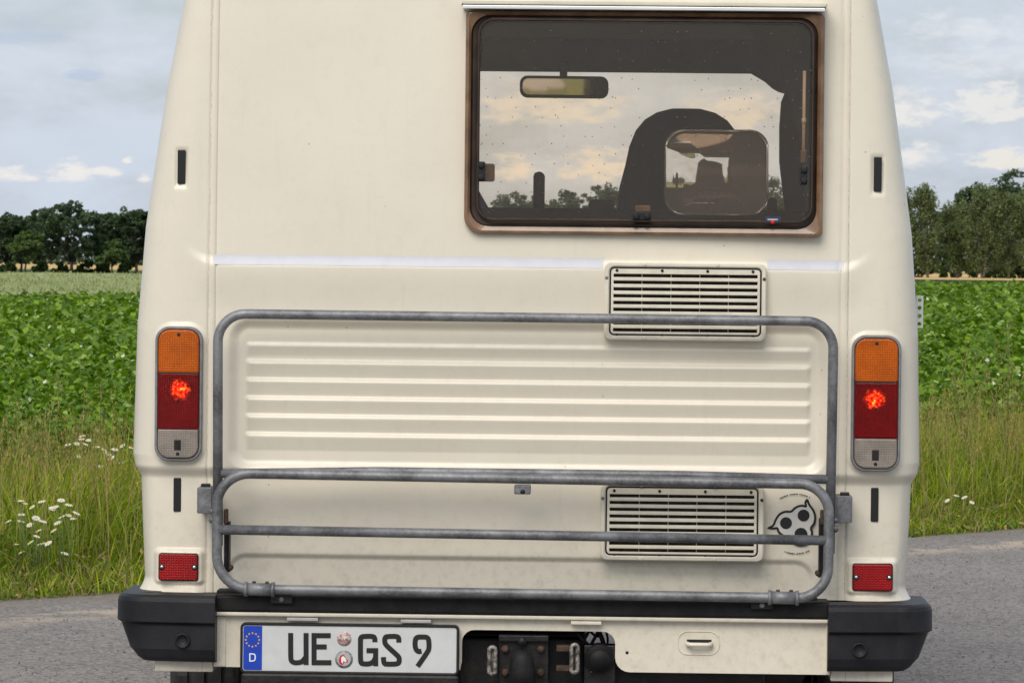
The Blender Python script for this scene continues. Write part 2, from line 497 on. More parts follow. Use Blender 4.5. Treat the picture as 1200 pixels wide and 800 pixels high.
M['leaf'] = leaf_mat('tree_leaf', 0.32, 0.5, 0.2)
M['grass'] = leaf_mat('grass_blade', 0.40, 0.6, 0.08)
M['potato'] = leaf_mat('potato_leaf', 0.30, 0.45, 0.22)
M['grit'] = leaf_mat('stone_chip', 0.0, 0.8, 0.2)
M['petal'] = pmat('white_petal', (0.82, 0.82, 0.80), 0.6)
M['daisy_eye'] = pmat('daisy_yellow', (0.80, 0.50, 0.02), 0.7)
M['stem'] = pmat('green_stem', (0.10, 0.15, 0.03), 0.7)
M['bark'] = pmat('grey_brown_bark', (0.07, 0.055, 0.042), 0.9, var=0.5, vscale=6)
M['birch_bark'] = pmat('pale_birch_bark', (0.33, 0.31, 0.28), 0.9, var=0.8, vscale=3)


def asphalt_mat():
    m, t, o = new_mat('old_asphalt')
    p = nn(t, 'ShaderNodeBsdfPrincipled')
    t.links.new(p.outputs[0], o.inputs[0])
    tcn = nn(t, 'ShaderNodeTexCoord')
    ob = tcn.outputs['Object']
    a = nn(t, 'ShaderNodeTexNoise', ins={'Scale': 0.9, 'Detail': 8.0, 'Roughness': 0.65})
    t.links.new(ob, a.inputs['Vector'])
    c = mixc(t, sstep(t, a.outputs[0], 0.3, 0.7), (0.205, 0.186, 0.172), (0.258, 0.235, 0.218))
    v = nn(t, 'ShaderNodeTexVoronoi', ins={'Scale': 75.0})
    t.links.new(ob, v.inputs['Vector'])
    sp = nn(t, 'ShaderNodeSeparateColor')
    t.links.new(v.outputs['Color'], sp.inputs[0])
    c = mixc(t, sstep(t, sp.outputs[0], 0.45, 1.0, 0.0, 0.75), c, (0.34, 0.315, 0.295))
    c = mixc(t, sstep(t, sp.outputs[1], 0.55, 1.0, 0.0, 0.8), c, (0.085, 0.082, 0.082))
    # washed-in sand lying in streaks along the verge
    sx = nn(t, 'ShaderNodeSeparateXYZ')
    t.links.new(ob, sx.inputs[0])
    dist = mth(t, 'ADD', mth(t, 'MULTIPLY', sx.outputs[0], 0.748), mth(t, 'MULTIPLY', sx.outputs[1], -0.663))
    dist = mth(t, 'ADD', dist, 0.663 * 9.62)
    n = nn(t, 'ShaderNodeTexNoise', ins={'Scale': 2.2, 'Detail': 7.0, 'Roughness': 0.7})
    t.links.new(ob, n.inputs['Vector'])
    wob = mth(t, 'ADD', dist, mth(t, 'MULTIPLY', mth(t, 'SUBTRACT', n.outputs[0], 0.5), 1.3))
    band = mth(t, 'MULTIPLY', sstep(t, wob, 0.55, 0.75), sstep(t, wob, 0.8, 1.05, 1.0, 0.0))
    band = mth(t, 'MULTIPLY', band, sstep(t, n.outputs[0], 0.40, 0.6, 0.1, 0.75))
    c = mixc(t, band, c, (0.50, 0.40, 0.30))
    ck = nn(t, 'ShaderNodeTexVoronoi', feature='DISTANCE_TO_EDGE', ins={'Scale': 0.55})
    wv_ = nn(t, 'ShaderNodeVectorMath', operation='MULTIPLY_ADD')
    t.links.new(n.outputs['Color'], wv_.inputs[0])
    wv_.inputs[1].default_value = (0.9, 0.9, 0)
    t.links.new(ob, wv_.inputs[2])
    t.links.new(wv_.outputs[0], ck.inputs['Vector'])
    c = mixc(t, sstep(t, ck.outputs['Distance'], 0.001, 0.006, 0.3, 0.0), c, (0.09, 0.085, 0.08))
    pt = nn(t, 'ShaderNodeTexNoise', ins={'Scale': 0.35, 'Detail': 3.0})
    t.links.new(ob, pt.inputs['Vector'])
    c = mixc(t, sstep(t, pt.outputs[0], 0.5, 0.56, 0.0, 0.22), c, (0.11, 0.105, 0.10))
    edge = sstep(t, wob, 0.0, 0.4, 0.6, 0.0)
    c = mixc(t, edge, c, (0.20, 0.165, 0.12))
    t.links.new(c, p.inputs['Base Color'])
    p.inputs['Roughness'].default_value = 0.9
    p.inputs['Specular IOR Level'].default_value = 0.2
    b = nn(t, 'ShaderNodeBump', ins={'Strength': 0.4, 'Distance': 0.006})
    t.links.new(v.outputs['Distance'], b.inputs['Height'])
    t.links.new(b.outputs[0], p.inputs['Normal'])
    return m


def field_mat(name, cols, scale=3.0, stretch=(1, 1, 1), bump=0.0, fine=20.0):
    m, t, o = new_mat(name)
    p = nn(t, 'ShaderNodeBsdfPrincipled')
    t.links.new(p.outputs[0], o.inputs[0])
    p.inputs['Roughness'].default_value = 0.95
    p.inputs['Specular IOR Level'].default_value = 0.1
    tcn = nn(t, 'ShaderNodeTexCoord')
    mpn = nn(t, 'ShaderNodeMapping')
    mpn.inputs['Scale'].default_value = stretch
    t.links.new(tcn.outputs['Object'], mpn.inputs[0])
    a = nn(t, 'ShaderNodeTexNoise', ins={'Scale': scale, 'Detail': 8.0, 'Roughness': 0.7})
    t.links.new(mpn.outputs[0], a.inputs['Vector'])
    c = mixc(t, sstep(t, a.outputs[0], 0.35, 0.65), cols[0], cols[1])
    b_ = nn(t, 'ShaderNodeTexNoise', ins={'Scale': fine, 'Detail': 6.0, 'Roughness': 0.7})
    t.links.new(mpn.outputs[0], b_.inputs['Vector'])
    c = mixc(t, sstep(t, b_.outputs[0], 0.45, 0.7), c, cols[2])
    t.links.new(c, p.inputs['Base Color'])
    if bump:
        bb = nn(t, 'ShaderNodeBump', ins={'Strength': bump, 'Distance': 0.2})
        t.links.new(b_.outputs[0], bb.inputs['Height'])
        t.links.new(bb.outputs[0], p.inputs['Normal'])
    return m


M['asphalt'] = asphalt_mat()
M['soil'] = field_mat('verge_soil', ((0.06, 0.055, 0.025), (0.05, 0.07, 0.02), (0.10, 0.085, 0.045)), 2.0, fine=14)
M['crop_soil'] = field_mat('crop_floor', ((0.025, 0.04, 0.012), (0.035, 0.05, 0.015), (0.02, 0.03, 0.01)), 1.0, fine=6)
M['barley'] = field_mat('pale_green_barley', ((0.28, 0.32, 0.14), (0.20, 0.27, 0.10), (0.40, 0.40, 0.21)), 0.25, (1, 0.10, 1), 0.6, 3.0)
M['wheat'] = field_mat('ripe_wheat', ((0.58, 0.40, 0.17), (0.52, 0.37, 0.15), (0.64, 0.46, 0.22)), 0.05, (1, 0.1, 1), 0.3, 0.8)
M['meadow'] = field_mat('meadow', ((0.13, 0.20, 0.05), (0.16, 0.22, 0.07), (0.24, 0.24, 0.10)), 0.05, (1, 0.2, 1), 0.3, 0.6)


# ------------------------------------------------------------------ object helpers
def link(o, parent=None):
    COL.objects.link(o)
    if parent is not None:
        o.parent = parent
    return o


def tag(o, label=None, cat=None, group=None, kind=None):
    if label:
        o['label'] = label
    if cat:
        o['category'] = cat
    if group:
        o['group'] = group
    if kind:
        o['kind'] = kind
    return o


def empty(name, loc=(0, 0, 0), rz=0.0):
    o = bpy.data.objects.new(name, None)
    o.empty_display_size = 0.2
    o.location = loc
    o.rotation_euler = (0, 0, rz)
    return link(o)


def mk(name, verts, faces, mat, parent=None, smooth=False, cols=None):
    me = bpy.data.meshes.new(name)
    if isinstance(verts, np.ndarray):
        verts = verts.reshape(-1, 3)
        faces = [np.asarray(f) for f in (faces if isinstance(faces, list) and len(faces) and isinstance(faces[0], np.ndarray) and faces[0].ndim == 2 else [np.asarray(faces)])]
        nv = len(verts)
        loops = np.concatenate([f.ravel() for f in faces]).astype(np.int32)
        tot = np.concatenate([np.full(len(f), f.shape[1], np.int32) for f in faces])
        st = np.concatenate([[0], np.cumsum(tot)[:-1]]).astype(np.int32)
        me.vertices.add(nv)
        me.vertices.foreach_set('co', verts.astype(np.float32).ravel())
        me.loops.add(len(loops))
        me.loops.foreach_set('vertex_index', loops)
        me.polygons.add(len(tot))
        me.polygons.foreach_set('loop_start', st)
        me.polygons.foreach_set('loop_total', tot)
        me.update(calc_edges=True)
    else:
        me.from_pydata([tuple(v) for v in verts], [], [tuple(f) for f in faces])
        me.update()
    if smooth:
        me.polygons.foreach_set('use_smooth', np.ones(len(me.polygons), dtype=bool))
    if cols is not None:
        at = me.color_attributes.new('Col', 'FLOAT_COLOR', 'POINT')
        cc = np.ones((len(me.vertices), 4), np.float32)
        cc[:, :3] = cols
        at.data.foreach_set('color', cc.ravel())
    me.materials.append(mat)
    o = bpy.data.objects.new(name, me)
    return link(o, parent)


def fix(o):
    bm = bmesh.new()
    bm.from_mesh(o.data)
    bmesh.ops.recalc_face_normals(bm, faces=bm.faces)
    bm.to_mesh(o.data)
    bm.free()
    return o


def box(name, x0, x1, y0, y1, z0, z1, mat, parent=None, bev=0.0, seg=2):
    bm = bmesh.new()
    bmesh.ops.create_cube(bm, size=1.0)
    for v in bm.verts:
        v.co = Vector(((x0 + x1) / 2 + v.co.x * (x1 - x0), (y0 + y1) / 2 + v.co.y * (y1 - y0), (z0 + z1) / 2 + v.co.z * (z1 - z0)))
    if bev > 0:
        bmesh.ops.bevel(bm, geom=list(bm.edges), offset=bev, segments=seg, affect='EDGES', profile=0.5)
    me = bpy.data.meshes.new(name)
    bm.to_mesh(me)
    bm.free()
    me.materials.append(mat)
    return link(bpy.data.objects.new(name, me), parent)


def rrect(x0, x1, z0, z1, r, n=6, rs=None):
    """rounded rectangle, counter-clockwise seen from the rear; rs = radii (BL, BR, TR, TL)"""
    rs = rs or (r, r, r, r)
    pts = []
    for (cx, cz, a0, rr) in ((x0 + rs[0], z0 + rs[0], 180, rs[0]), (x1 - rs[1], z0 + rs[1], 270, rs[1]), (x1 - rs[2], z1 - rs[2], 0, rs[2]), (x0 + rs[3], z1 - rs[3], 90, rs[3])):
        for k in range(n + 1):
            a = R(a0 + 90.0 * k / n)
            pts.append((cx + rr * math.cos(a), cz + rr * math.sin(a)))
    return pts


def inset(pts, d):
    n = len(pts)
    out = []
    for i in range(n):
        p0, p1, p2 = Vector(pts[i - 1]), Vector(pts[i]), Vector(pts[(i + 1) % n])
        t = (p2 - p0)
        if t.length < 1e-9:
            t = p1 - p0
        t.normalize()
        out.append((p1.x - t.y * d, p1.y + t.x * d))
    return out


def loft(name, rings, mat, parent=None, cap_front=False, cap_back=False, smooth=False, closed=False):
    """rings: list of lists of (x, y, z) with equal length"""
    n = len(rings[0])
    V = [p for r in rings for p in r]
    F = []
    m = len(rings)
    for j in range(m - 1 + (1 if closed else 0)):
        j2 = (j + 1) % m
        for i in range(n):
            i2 = (i + 1) % n
            F.append((j * n + i, j * n + i2, j2 * n + i2, j2 * n + i))
    if cap_front:
        F.append(tuple(range(n - 1, -1, -1)))
    if cap_back:
        F.append(tuple((m - 1) * n + i for i in range(n)))
    return fix(mk(name, V, F, mat, parent, smooth))


def at_y(pts, y):
    return [(p[0], y, p[1]) for p in pts]


def slab(name, pts, yf, yb, mat, parent=None, bev=0.0):
    """flat solid with its face at yf (towards the viewer) and its back at yb"""
    if bev > 0:
        rings = [at_y(inset(pts, bev), yf), at_y(inset(pts, bev * 0.3), yf + bev * 0.3), at_y(pts, yf + bev), at_y(pts, yb)]
    else:
        rings = [at_y(pts, yf), at_y(pts, yb)]
    return loft(name, rings, mat, parent, True, True)


def frame_ring(name, outer, inner, yf, yb, mat, parent=None, bev=0.002):
    rings = [at_y(outer, yb), at_y(outer, yf + bev), at_y(inset(outer, bev), yf), at_y(inset(inner, -bev), yf), at_y(inner, yf + bev), at_y(inner, yb)]
    return loft(name, rings, mat, parent, closed=True)


def fillet(pts, r, n=7, closed=False):
    P = [Vector(p) for p in pts]
    out = []
    N = len(P)
    for i in range(N):
        if not closed and (i == 0 or i == N - 1):
            out.append(P[i])
            continue
        a, b, c = P[i - 1], P[i], P[(i + 1) % N]
        u, v = (a - b), (c - b)
        rr = r[i] if isinstance(r, (list, tuple)) else r
        if rr <= 0:
            out.append(b)
            continue
        ang = u.angle(v)
        t = min(rr / math.tan(ang / 2), u.length * 0.49, v.length * 0.49)
        u.normalize()
        v.normalize()
        rad = t * math.tan(ang / 2)
        cen = b + (u + v).normalized() * (rad / math.sin(ang / 2))
        s, e = b + u * t - cen, b + v * t - cen
        w = s.angle(e)
        for k in range(n + 1):
            q = k / n
            out.append(cen + (s * math.sin((1 - q) * w) + e * math.sin(q * w)) / math.sin(w))
    return out


def tube_data(P, r, n=14, closed=False, radii=None):
    P = [Vector(p) for p in P]
    N = len(P)
    V, F = [], []
    prev = None
    for i in range(N):
        if closed:
            t = (P[(i + 1) % N] - P[i - 1])
        else:
            t = P[min(i + 1, N - 1)] - P[max(i - 1, 0)]
        t.normalize()
        if prev is None:
            ref = Vector((0, 1, 0)) if abs(t.y) < 0.9 else Vector((1, 0, 0))
            a = t.cross(ref).normalized()
        else:
            a = (prev - t * prev.dot(t)).normalized()
        prev = a
        b = t.cross(a)
        rr = radii[i] if radii else r
        for k in range(n):
            q = 2 * math.pi * k / n
            V.append(P[i] + a * (rr * math.cos(q)) + b * (rr * math.sin(q)))
    for i in range(N - (0 if closed else 1)):
        i2 = (i + 1) % N
        for k in range(n):
            k2 = (k + 1) % n
            F.append((i * n + k, i * n + k2, i2 * n + k2, i2 * n + k))
    if not closed:
        F.append(tuple(range(n - 1, -1, -1)))
        F.append(tuple((N - 1) * n + k for k in range(n)))
    return V, F


def tube(name, P, r, mat, parent=None, n=14, closed=False, radii=None):
    V, F = tube_data(P, r, n, closed, radii)
    return fix(mk(name, V, F, mat, parent, True))


def disc_prof(name, cx, cz, prof, mat, parent=None, n=20, sx=1.0):
    """turned piece about a fore-and-aft axis; prof = [(radius, y), ...] from the front centre outwards"""
    V, F = [], []
    for (r, y) in prof:
        for k in range(n):
            a = 2 * math.pi * k / n
            V.append((cx + sx * r * math.cos(a), y, cz + r * math.sin(a)))
    for j in range(len(prof) - 1):
        for k in range(n):
            k2 = (k + 1) % n
            F.append((j * n + k, j * n + k2, (j + 1) * n + k2, (j + 1) * n + k))
    F.append(tuple(range(n)))
    F.append(tuple((len(prof) - 1) * n + k for k in range(n)))
    return fix(mk(name, V, F, mat, parent, True))


def screw(name, cx, cz, y, r, mat, parent, h=0.003):
    return disc_prof(name, cx, cz, [(r * 0.35, y - h), (r * 0.75, y - h * 0.85), (r, y - h * 0.3), (r, y + 0.004)], mat, parent, 12)


def stroke(path, w):
    """flat ribbon along a path of (x, z) points"""
    P = [Vector(p) for p in path]
    N = len(P)
    Lf, Rt = [], []
    for i in range(N):
        if i == 0:
            d = (P[1] - P[0]).normalized()
            nrm = Vector((-d.y, d.x))
            k = 1
        elif i == N - 1:
            d = (P[-1] - P[-2]).normalized()
            nrm = Vector((-d.y, d.x))
            k = 1
        else:
            d1, d2 = (P[i] - P[i - 1]).normalized(), (P[i + 1] - P[i]).normalized()
            n1_, n2_ = Vector((-d1.y, d1.x)), Vector((-d2.y, d2.x))
            nrm = (n1_ + n2_).normalized()
            k = min(1.6, 1.0 / max(0.3, nrm.dot(n1_)))
        Lf.append(P[i] + nrm * (w / 2 * k))
        Rt.append(P[i] - nrm * (w / 2 * k))
    V = Lf + Rt
    F = [(i, i + 1, N + i + 1, N + i) for i in range(N - 1)]
    return V, F


def strokes_mesh(name, paths, w, y, mat, parent, thick=0.0):
    V, F = [], []
    for j, p in enumerate(paths):
        v, f = stroke(p, w)
        o = len(V)
        V += [(q.x, y - 0.00012 * j, q.y) for q in v]
        F += [tuple(i + o for i in ff) for ff in f]
    return mk(name, V, F, mat, parent)


def smooth_path(pts, it=2):
    for _ in range(it):
        q = [pts[0]]
        for a, b in zip(pts[:-1], pts[1:]):
            q.append((a[0] * .75 + b[0] * .25, a[1] * .75 + b[1] * .25))
            q.append((a[0] * .25 + b[0] * .75, a[1] * .25 + b[1] * .75))
        q.append(pts[-1])
        pts = q
    return pts


def smst(x, a, b):
    t = np.clip((x - a) / (b - a), 0, 1)
    return t * t * (3 - 2 * t)


def sd_rr(x, z, x0, x1, z0, z1, r):
    cx, cz, hx, hz = (x0 + x1) / 2, (z0 + z1) / 2, (x1 - x0) / 2, (z1 - z0) / 2
    qx, qz = np.abs(x - cx) - hx + r, np.abs(z - cz) - hz + r
    return np.hypot(np.maximum(qx, 0), np.maximum(qz, 0)) + np.minimum(np.maximum(qx, qz), 0) - r


# ------------------------------------------------------------------ setting: ground, road, fields
EDGE_A, EDGE_B = 9.62, 1.128      # road edge: Y = A + B X
E_DIR = Vector((0.663, 0.748))
E_NRM = Vector((-0.748, 0.663))
E_O = Vector((0, EDGE_A))


def uv(u, v):
    p = E_O + E_DIR * u + E_NRM * v
    return p.x, p.y


def sheet(name, pts, z, mat, kind='structure'):
    o = mk(name, [(p[0], p[1], z) for p in pts], [tuple(range(len(pts)))], mat)
    return tag(fix(o), kind=kind)


sheet('ground', [(-6000, -3000), (6000, -3000), (6000, 7000), (-6000, 7000)], -0.06, M['meadow'])
# road with a ragged edge
near = [uv(60, -17), uv(-60, -17)]
edge = []
for i in range(241):
    u = -60 + 120 * i / 240
    wob = 0.05 * math.sin(u * 1.7) + 0.03 * math.sin(u * 5.3 + 1) + 0.025 * (random.random() - 0.5)
    edge.append(uv(u, wob))
road = sheet('road', near + edge, 0.0, M['asphalt'])
sheet('verge', [uv(-60, -0.3), uv(60, -0.3), uv(60, 3.4), uv(-60, 3.4)], -0.012, M['soil'])
sheet('crop_ground', [uv(-200, 3.4), uv(400, 3.4), (400, 560), (-150, 560)], -0.02, M['crop_soil'])


def boundary(X):
    """distance in front of the camera at which the potatoes end"""
    return 105 + (X + 11) * 4.2


# barley: a raised sheet of ears with a front edge
bp = [(-140, 60), (-30, 30), (-13.0, 96), (-11, 95.0), (29, 263), (36, 300), (-140, 300)]
bp = [(x, y) for x, y in bp]
bv, bf = [], []
ny, nx = 60, 90
for j in range(ny + 1):
    y = 70 + 190 * j / ny
    xr_ = (y - 95.0) / 4.2 - 11
    xl_ = -70.0
    for i in range(nx + 1):
        x = xl_ + (max(xr_, xl_ + 1) - xl_) * i / nx
        bv.append((x, y, 0.52 + 0.07 * math.sin(x * 1.3 + y * 0.11) * math.sin(y * 0.35 + x * .2) + 0.05 * random.random()))
for j in range(ny):
    for i in range(nx):
        a = j * (nx + 1) + i
        bf.append((a, a + 1, a + nx + 2, a + nx + 1))
# skirt on the near-right edge
base = len(bv)
for j in range(ny + 1):
    v = bv[j * (nx + 1) + nx]
    bv.append((v[0] + 0.05, v[1] - 0.1, -0.02))
for j in range(ny):
    bf.append((j * (nx + 1) + nx, base + j, base + j + 1, (j + 1) * (nx + 1) + nx))
barley = fix(mk('barley_field', bv, bf, M['barley'], smooth=True))
tag(barley, 'pale green barley field beyond the potato rows on the left', kind='structure')
sheet('stubble_path', [(-140, 262), (31, 262), (40, 300), (45, 340), (-140, 340)], 0.02, M['barley'])
sheet('wheat_field', [(-900, 640), (20, 640), (40, 565), (900, 565), (1500, 2600), (-1500, 2600)], -0.03, M['wheat'])

# ------------------------------------------------------------------ the camper van
HWZ = np.array([0.40, 0.60, 0.635, 0.758, 0.905, 0.931, 0.945, 1.25, 1.496, 1.67, 1.844, 2.049, 2.16, 2.30])
HWX = np.array([0.924, 0.928, 0.932, 0.938, 0.944, 0.948, 0.951, 0.944, 0.926, 0.902, 0.877, 0.839, 0.811, 0.758])


def hw(z):
    return np.interp(z, HWZ, HWX)


SEAM = 0.752
van = empty('camper_van', (XC, 0, 0), -YAW)
tag(van, 'cream camper van parked on the road, seen square from behind', 'van')

W_ = [L(548, 17)[0], L(962, 20)[0], L(700, 276)[1], L(700, 15)[1]]            # window flange x0 x1 z0 z1
HOLE_WIN = (L(557, 100)[0], L(955, 100)[0], L(700, 265)[1], L(700, 26)[1])
V1 = (L(713, 350)[0], L(893, 350)[0], L(803, 394.7)[1], L(803, 312.5)[1])
V2 = (L(708.5, 610)[0], L(889.5, 610)[0], L(798, 652)[1], L(798, 569)[1])


def zpx(y, x=617):
    return L(x, y)[1]


def xpx(x, y=450):
    return L(x, y)[0]


RX0, RX1, RZ0, RZ1 = xpx(264, 460), xpx(970, 460), zpx(557), zpx(375)
TAIL = [(L(180, 460)[0], L(236, 460)[0], L(208, 541)[1], L(208, 382.5)[1]), (L(997, 470)[0], L(1055, 470)[0], L(1026, 552)[1], L(1026, 392.5)[1])]
REFL = [(L(184, 666)[0], L(229, 666)[0], L(206, 681)[1], L(206, 650.5)[1]), (L(1000, 676)[0], L(1045.5, 676)[0], L(1022, 691.5)[1], L(1022, 661)[1])]
SLOTS = [(L(205.3, 195)[0], L(214.6, 195)[0], L(210, 215)[1], L(210, 175)[1]), (L(1024, 204)[0], L(1033.3, 204)[0], L(1028, 224.5)[1], L(1028, 184)[1]),
         (L(200, 580)[0], L(209, 580)[0], L(204, 601)[1], L(204, 561)[1]), (L(1021, 590)[0], L(1030, 590)[0], L(1025, 611.5)[1], L(1025, 571.5)[1])]
RIBS = [zpx(y) for y in (405.5, 426.0, 447.3, 468.8, 489.7, 511.5)]
PX = 1 / 488.0


def disp(x, z):
    d = np.zeros_like(x)
    ax = np.abs(x)
    # lower body set back below the crease
    d -= 0.017 * smst(-z, -zpx(551), -zpx(566))
    # belt ledge with ends swept up into the corners
    over = np.clip(ax - SEAM + 0.005, 0, 1)
    zb = zpx(310.5) + 5.5 * over ** 2
    amp = 1 - smst(ax, SEAM - 0.005, SEAM + 0.085)
    d += 0.0085 * amp * smst(-(z - zb), -0.016, 0.012)
    d -= 0.0085 * amp * smst(-(z - zb), 0.01, 0.12)
    # ribbed pressing
    s = sd_rr(x, z, RX0, RX1, RZ0, RZ1, 0.055)
    ins = smst(-s, 0.0, 0.030)
    d -= 0.015 * ins
    xe0, xe1 = xpx(284, 460), xpx(952, 460)
    endm = smst(x, xe0, xe0 + 0.014) * (1 - smst(x, xe1 - 0.014, xe1))
    rib = np.zeros_like(x)
    for k, zk in enumerate(RIBS):
        t = zk - z
        hh = 0.0085 if k else 0.005
        rib = np.maximum(rib, hh * smst(t, -0.0045, 0.0065) * (1 - np.clip((t - 0.008) / (0.033 if k else 0.022), 0, 1)))
    d += rib * endm
    # lower shallow pressing
    s2 = sd_rr(x, z, xpx(262, 660), xpx(956, 660), 0.50, zpx(652), 0.05)
    d -= 0.008 * smst(-s2, 0.0, 0.016)
    # pads and pockets
    for (a, b, c, e) in REFL:
        s3 = sd_rr(x, z, a - 0.013, b + 0.013, c - 0.009, e + 0.009, 0.010)
        d += 0.012 * smst(-s3, -0.006, 0.006)
    for (a, b, c, e) in TAIL:
        s3 = sd_rr(x, z, a, b, c, e, 0.04)
        d += 0.005 * smst(-s3, -0.012, 0.0)
    for (a, b, c, e) in SLOTS[:2]:
        s3 = sd_rr(x, z, a - 0.011, b + 0.010, c - 0.012, e + 0.006, 0.006)
        d -= 0.005 * smst(-s3, 0.0, 0.011)
    # flare towards the bumper on the corners
    fl = smst(ax, SEAM + 0.01, SEAM + 0.05)
    t = np.clip((zpx(682) - z) / 0.04, 0, 1.3)
    d += fl * 0.026 * t ** 2
    # welded seams
    for xs, dep in ((SEAM, 0.0026), (SEAM + 0.0185, 0.0028)):
        d -= dep * np.exp(-((ax - xs) / 0.0017) ** 2)
    d += 0.0016 * np.exp(-((ax - SEAM - 0.009) / 0.006) ** 2)
    return d


def lean(z):
    return 0.055 * np.clip((z - 1.0) / 1.2, 0, 2) ** 2


def xs_adaptive(x0, x1, step, fine, pts):
    xs = list(np.arange(x0, x1, step)) + [x1]
    for p in pts:
        xs += [v for v in np.arange(p - 0.018, p + 0.018, fine) if x0 <= v <= x1]
    return np.unique(np.round(np.array(xs), 5))


def grid_faces(nr, nc, keep=None):
    idx = np.arange(nr * nc).reshape(nr, nc)
    f = np.stack([idx[:-1, :-1], idx[:-1, 1:], idx[1:, 1:], idx[1:, :-1]], -1).reshape(-1, 4)
    return f if keep is None else f[keep]


ZB, ZT = zpx(700), 2.30
zs = np.unique(np.round(np.concatenate([np.arange(ZB, 1.46, 0.0026), np.arange(1.46, ZT, 0.006), [ZT]]), 5))
xs = xs_adaptive(-SEAM, SEAM, 0.006, 0.0022, [xpx(284, 460), xpx(952, 460), RX0, RX1])
X, Z = np.meshgrid(xs, zs)
Yb = 0.016 * (X / SEAM) ** 2 + lean(Z) - disp(X, Z)
cx = (X[:-1, :-1] + X[1:, 1:]) / 2
cz = (Z[:-1, :-1] + Z[1:, 1:]) / 2
keep = np.ones(cx.shape, bool)
for (a, b, c, e) in (HOLE_WIN, V1, V2):
    keep &= ~((cx > a) & (cx < b) & (cz > c) & (cz < e))
rear = mk('rear_panel', np.stack([X, Yb, Z], -1), grid_faces(len(zs), len(xs), keep.ravel()), M['paint'], van, True)
RY = 0.17
CP = 3.6


def corner_y(s):
    return 1 - (1 - np.clip(s, 0, 1) ** CP) ** (1 / CP)


def corner_s(y):
    return (1 - (1 - np.clip(y, 0, 1)) ** CP) ** (1 / CP)


for sgn in (-1, 1):
    ss = np.concatenate([np.linspace(0, 0.10, 16)[:-1], np.linspace(0.10, 0.80, 42)[:-1], corner_s(np.linspace(corner_y(0.80), 1.0, 26))])
    SS, Z = np.meshgrid(ss, zs)
    HW = hw(Z) + (0.011 if sgn < 0 else 0.003)
    X = SEAM + (HW - SEAM) * SS
    Y0 = 0.016 + RY * corner_y(SS) + lean(Z)
    D = disp(sgn * X, Z)
    Yc = Y0 - D * np.clip((1 - corner_y(SS)) * 1.3, 0, 1)
    Xc = X + D * smst(SS, 0.75, 1.0) * 0.7
    # run on along the side to y = 0.6
    ext = np.linspace(0.1, 1.0, 8)
    Xe = np.repeat(Xc[:, -1:], 8, 1)
    Ye = Yc[:, -1:] + (0.62 - Yc[:, -1:]) * ext[None, :]
    Ze = np.repeat(Z[:, -1:], 8, 1)
    XX, YY, ZZ = np.hstack([Xc, Xe]) * sgn, np.hstack([Yc, Ye]), np.hstack([Z, Ze])
    f = grid_faces(len(zs), XX.shape[1])
    if sgn < 0:
        f = f[:, ::-1]
    mk('corner_panel', np.stack([XX, YY, ZZ], -1), f, M['paint'], van, True)

# sides, roof, front
VL = 4.45


def arch(y):
    b = 0.50
    for yc in (1.35, 3.85):
        q = 0.40 ** 2 - (y - yc) ** 2
        if q > 0:
            b = max(b, 0.36 + math.sqrt(q))
    return b


for sgn in (-1, 1):
    ys = np.linspace(0.6, VL, 90)
    zz = np.linspace(0, 1, 50)
    V = []
    for t in zz:
        for y in ys:
            b = arch(y)
            z = b + (2.30 - b) * t
            x = float(hw(z)) * (1 - 0.02 * max(0, (y - 3.6)) ** 2)
            V.append((sgn * x, y, z))
    f = grid_faces(len(zz), len(ys))
    mk('side_panel', np.array(V), f if sgn > 0 else f[:, ::-1], M['paint'], van, True)
    # cab door window
    wv = []
    for y, z in ((3.35, 1.38), (4.15, 1.38), (4.0, 2.0), (3.35, 2.0)):
        wv += [(sgn * (float(hw(z)) + 0.006), y, z), (sgn * (float(hw(z)) - 0.012), y, z)]
    fix(mk('cab_window', wv, [(0, 2, 4, 6), (1, 7, 5, 3), (0, 1, 3, 2), (2, 3, 5, 4), (4, 5, 7, 6), (6, 7, 1, 0)], M['rubber'], van))

ts = np.linspace(0, math.pi, 33)
ys = np.array([0.0, 0.03, 0.10, 0.25, 0.6, 1.5, 2.5, 3.5, 4.1, VL])
hgt = np.array([0.02, 0.10, 0.16, 0.20, 0.23, 0.25, 0.25, 0.24, 0.20, 0.02])
rv = []
h0 = float(hw(2.30))
for y, h in zip(ys, hgt):
    for t in ts:
        c = math.cos(t)
        rv.append((h0 * math.copysign(abs(c) ** 0.55, c), y + float(lean(2.3)), 2.298 + h * abs(math.sin(t)) ** 0.7))
fix(mk('roof', np.array(rv), grid_faces(len(ys), len(ts)), M['paint'], van, True))

# front end: panel with a windscreen opening
fz = np.linspace(0.45, 2.3, 60)
fv, ff = [], []
for z in fz:
    y = VL + 0.30 * max(0.0, min(1.0, (1.5 - z) / 0.3)) + 0.30 * max(0.0, min(1, (2.3 - z) / 0.8))
    w = float(hw(z)) * 0.985
    fv += [(-w, y - 0.25, z), (-w * 0.97, y, z), (-0.80, y + 0.02, z), (0.80, y + 0.02, z), (w * 0.97, y, z), (w, y - 0.25, z)]
for j in range(len(fz) - 1):
    for i in range(5):
        if i == 2 and 1.38 < fz[j] < 2.16:
            continue
        ff.append((j * 6 + i, j * 6 + i + 1, j * 6 + 7 + i, j * 6 + 6 + i))
fix(mk('front_panel', fv, ff, M['paint'], van))
wy = lambda z: VL + 0.30 * max(0.0, min(1.0, (1.5 - z) / 0.3)) + 0.30 * max(0.0, min(1, (2.3 - z) / 0.8)) + 0.012
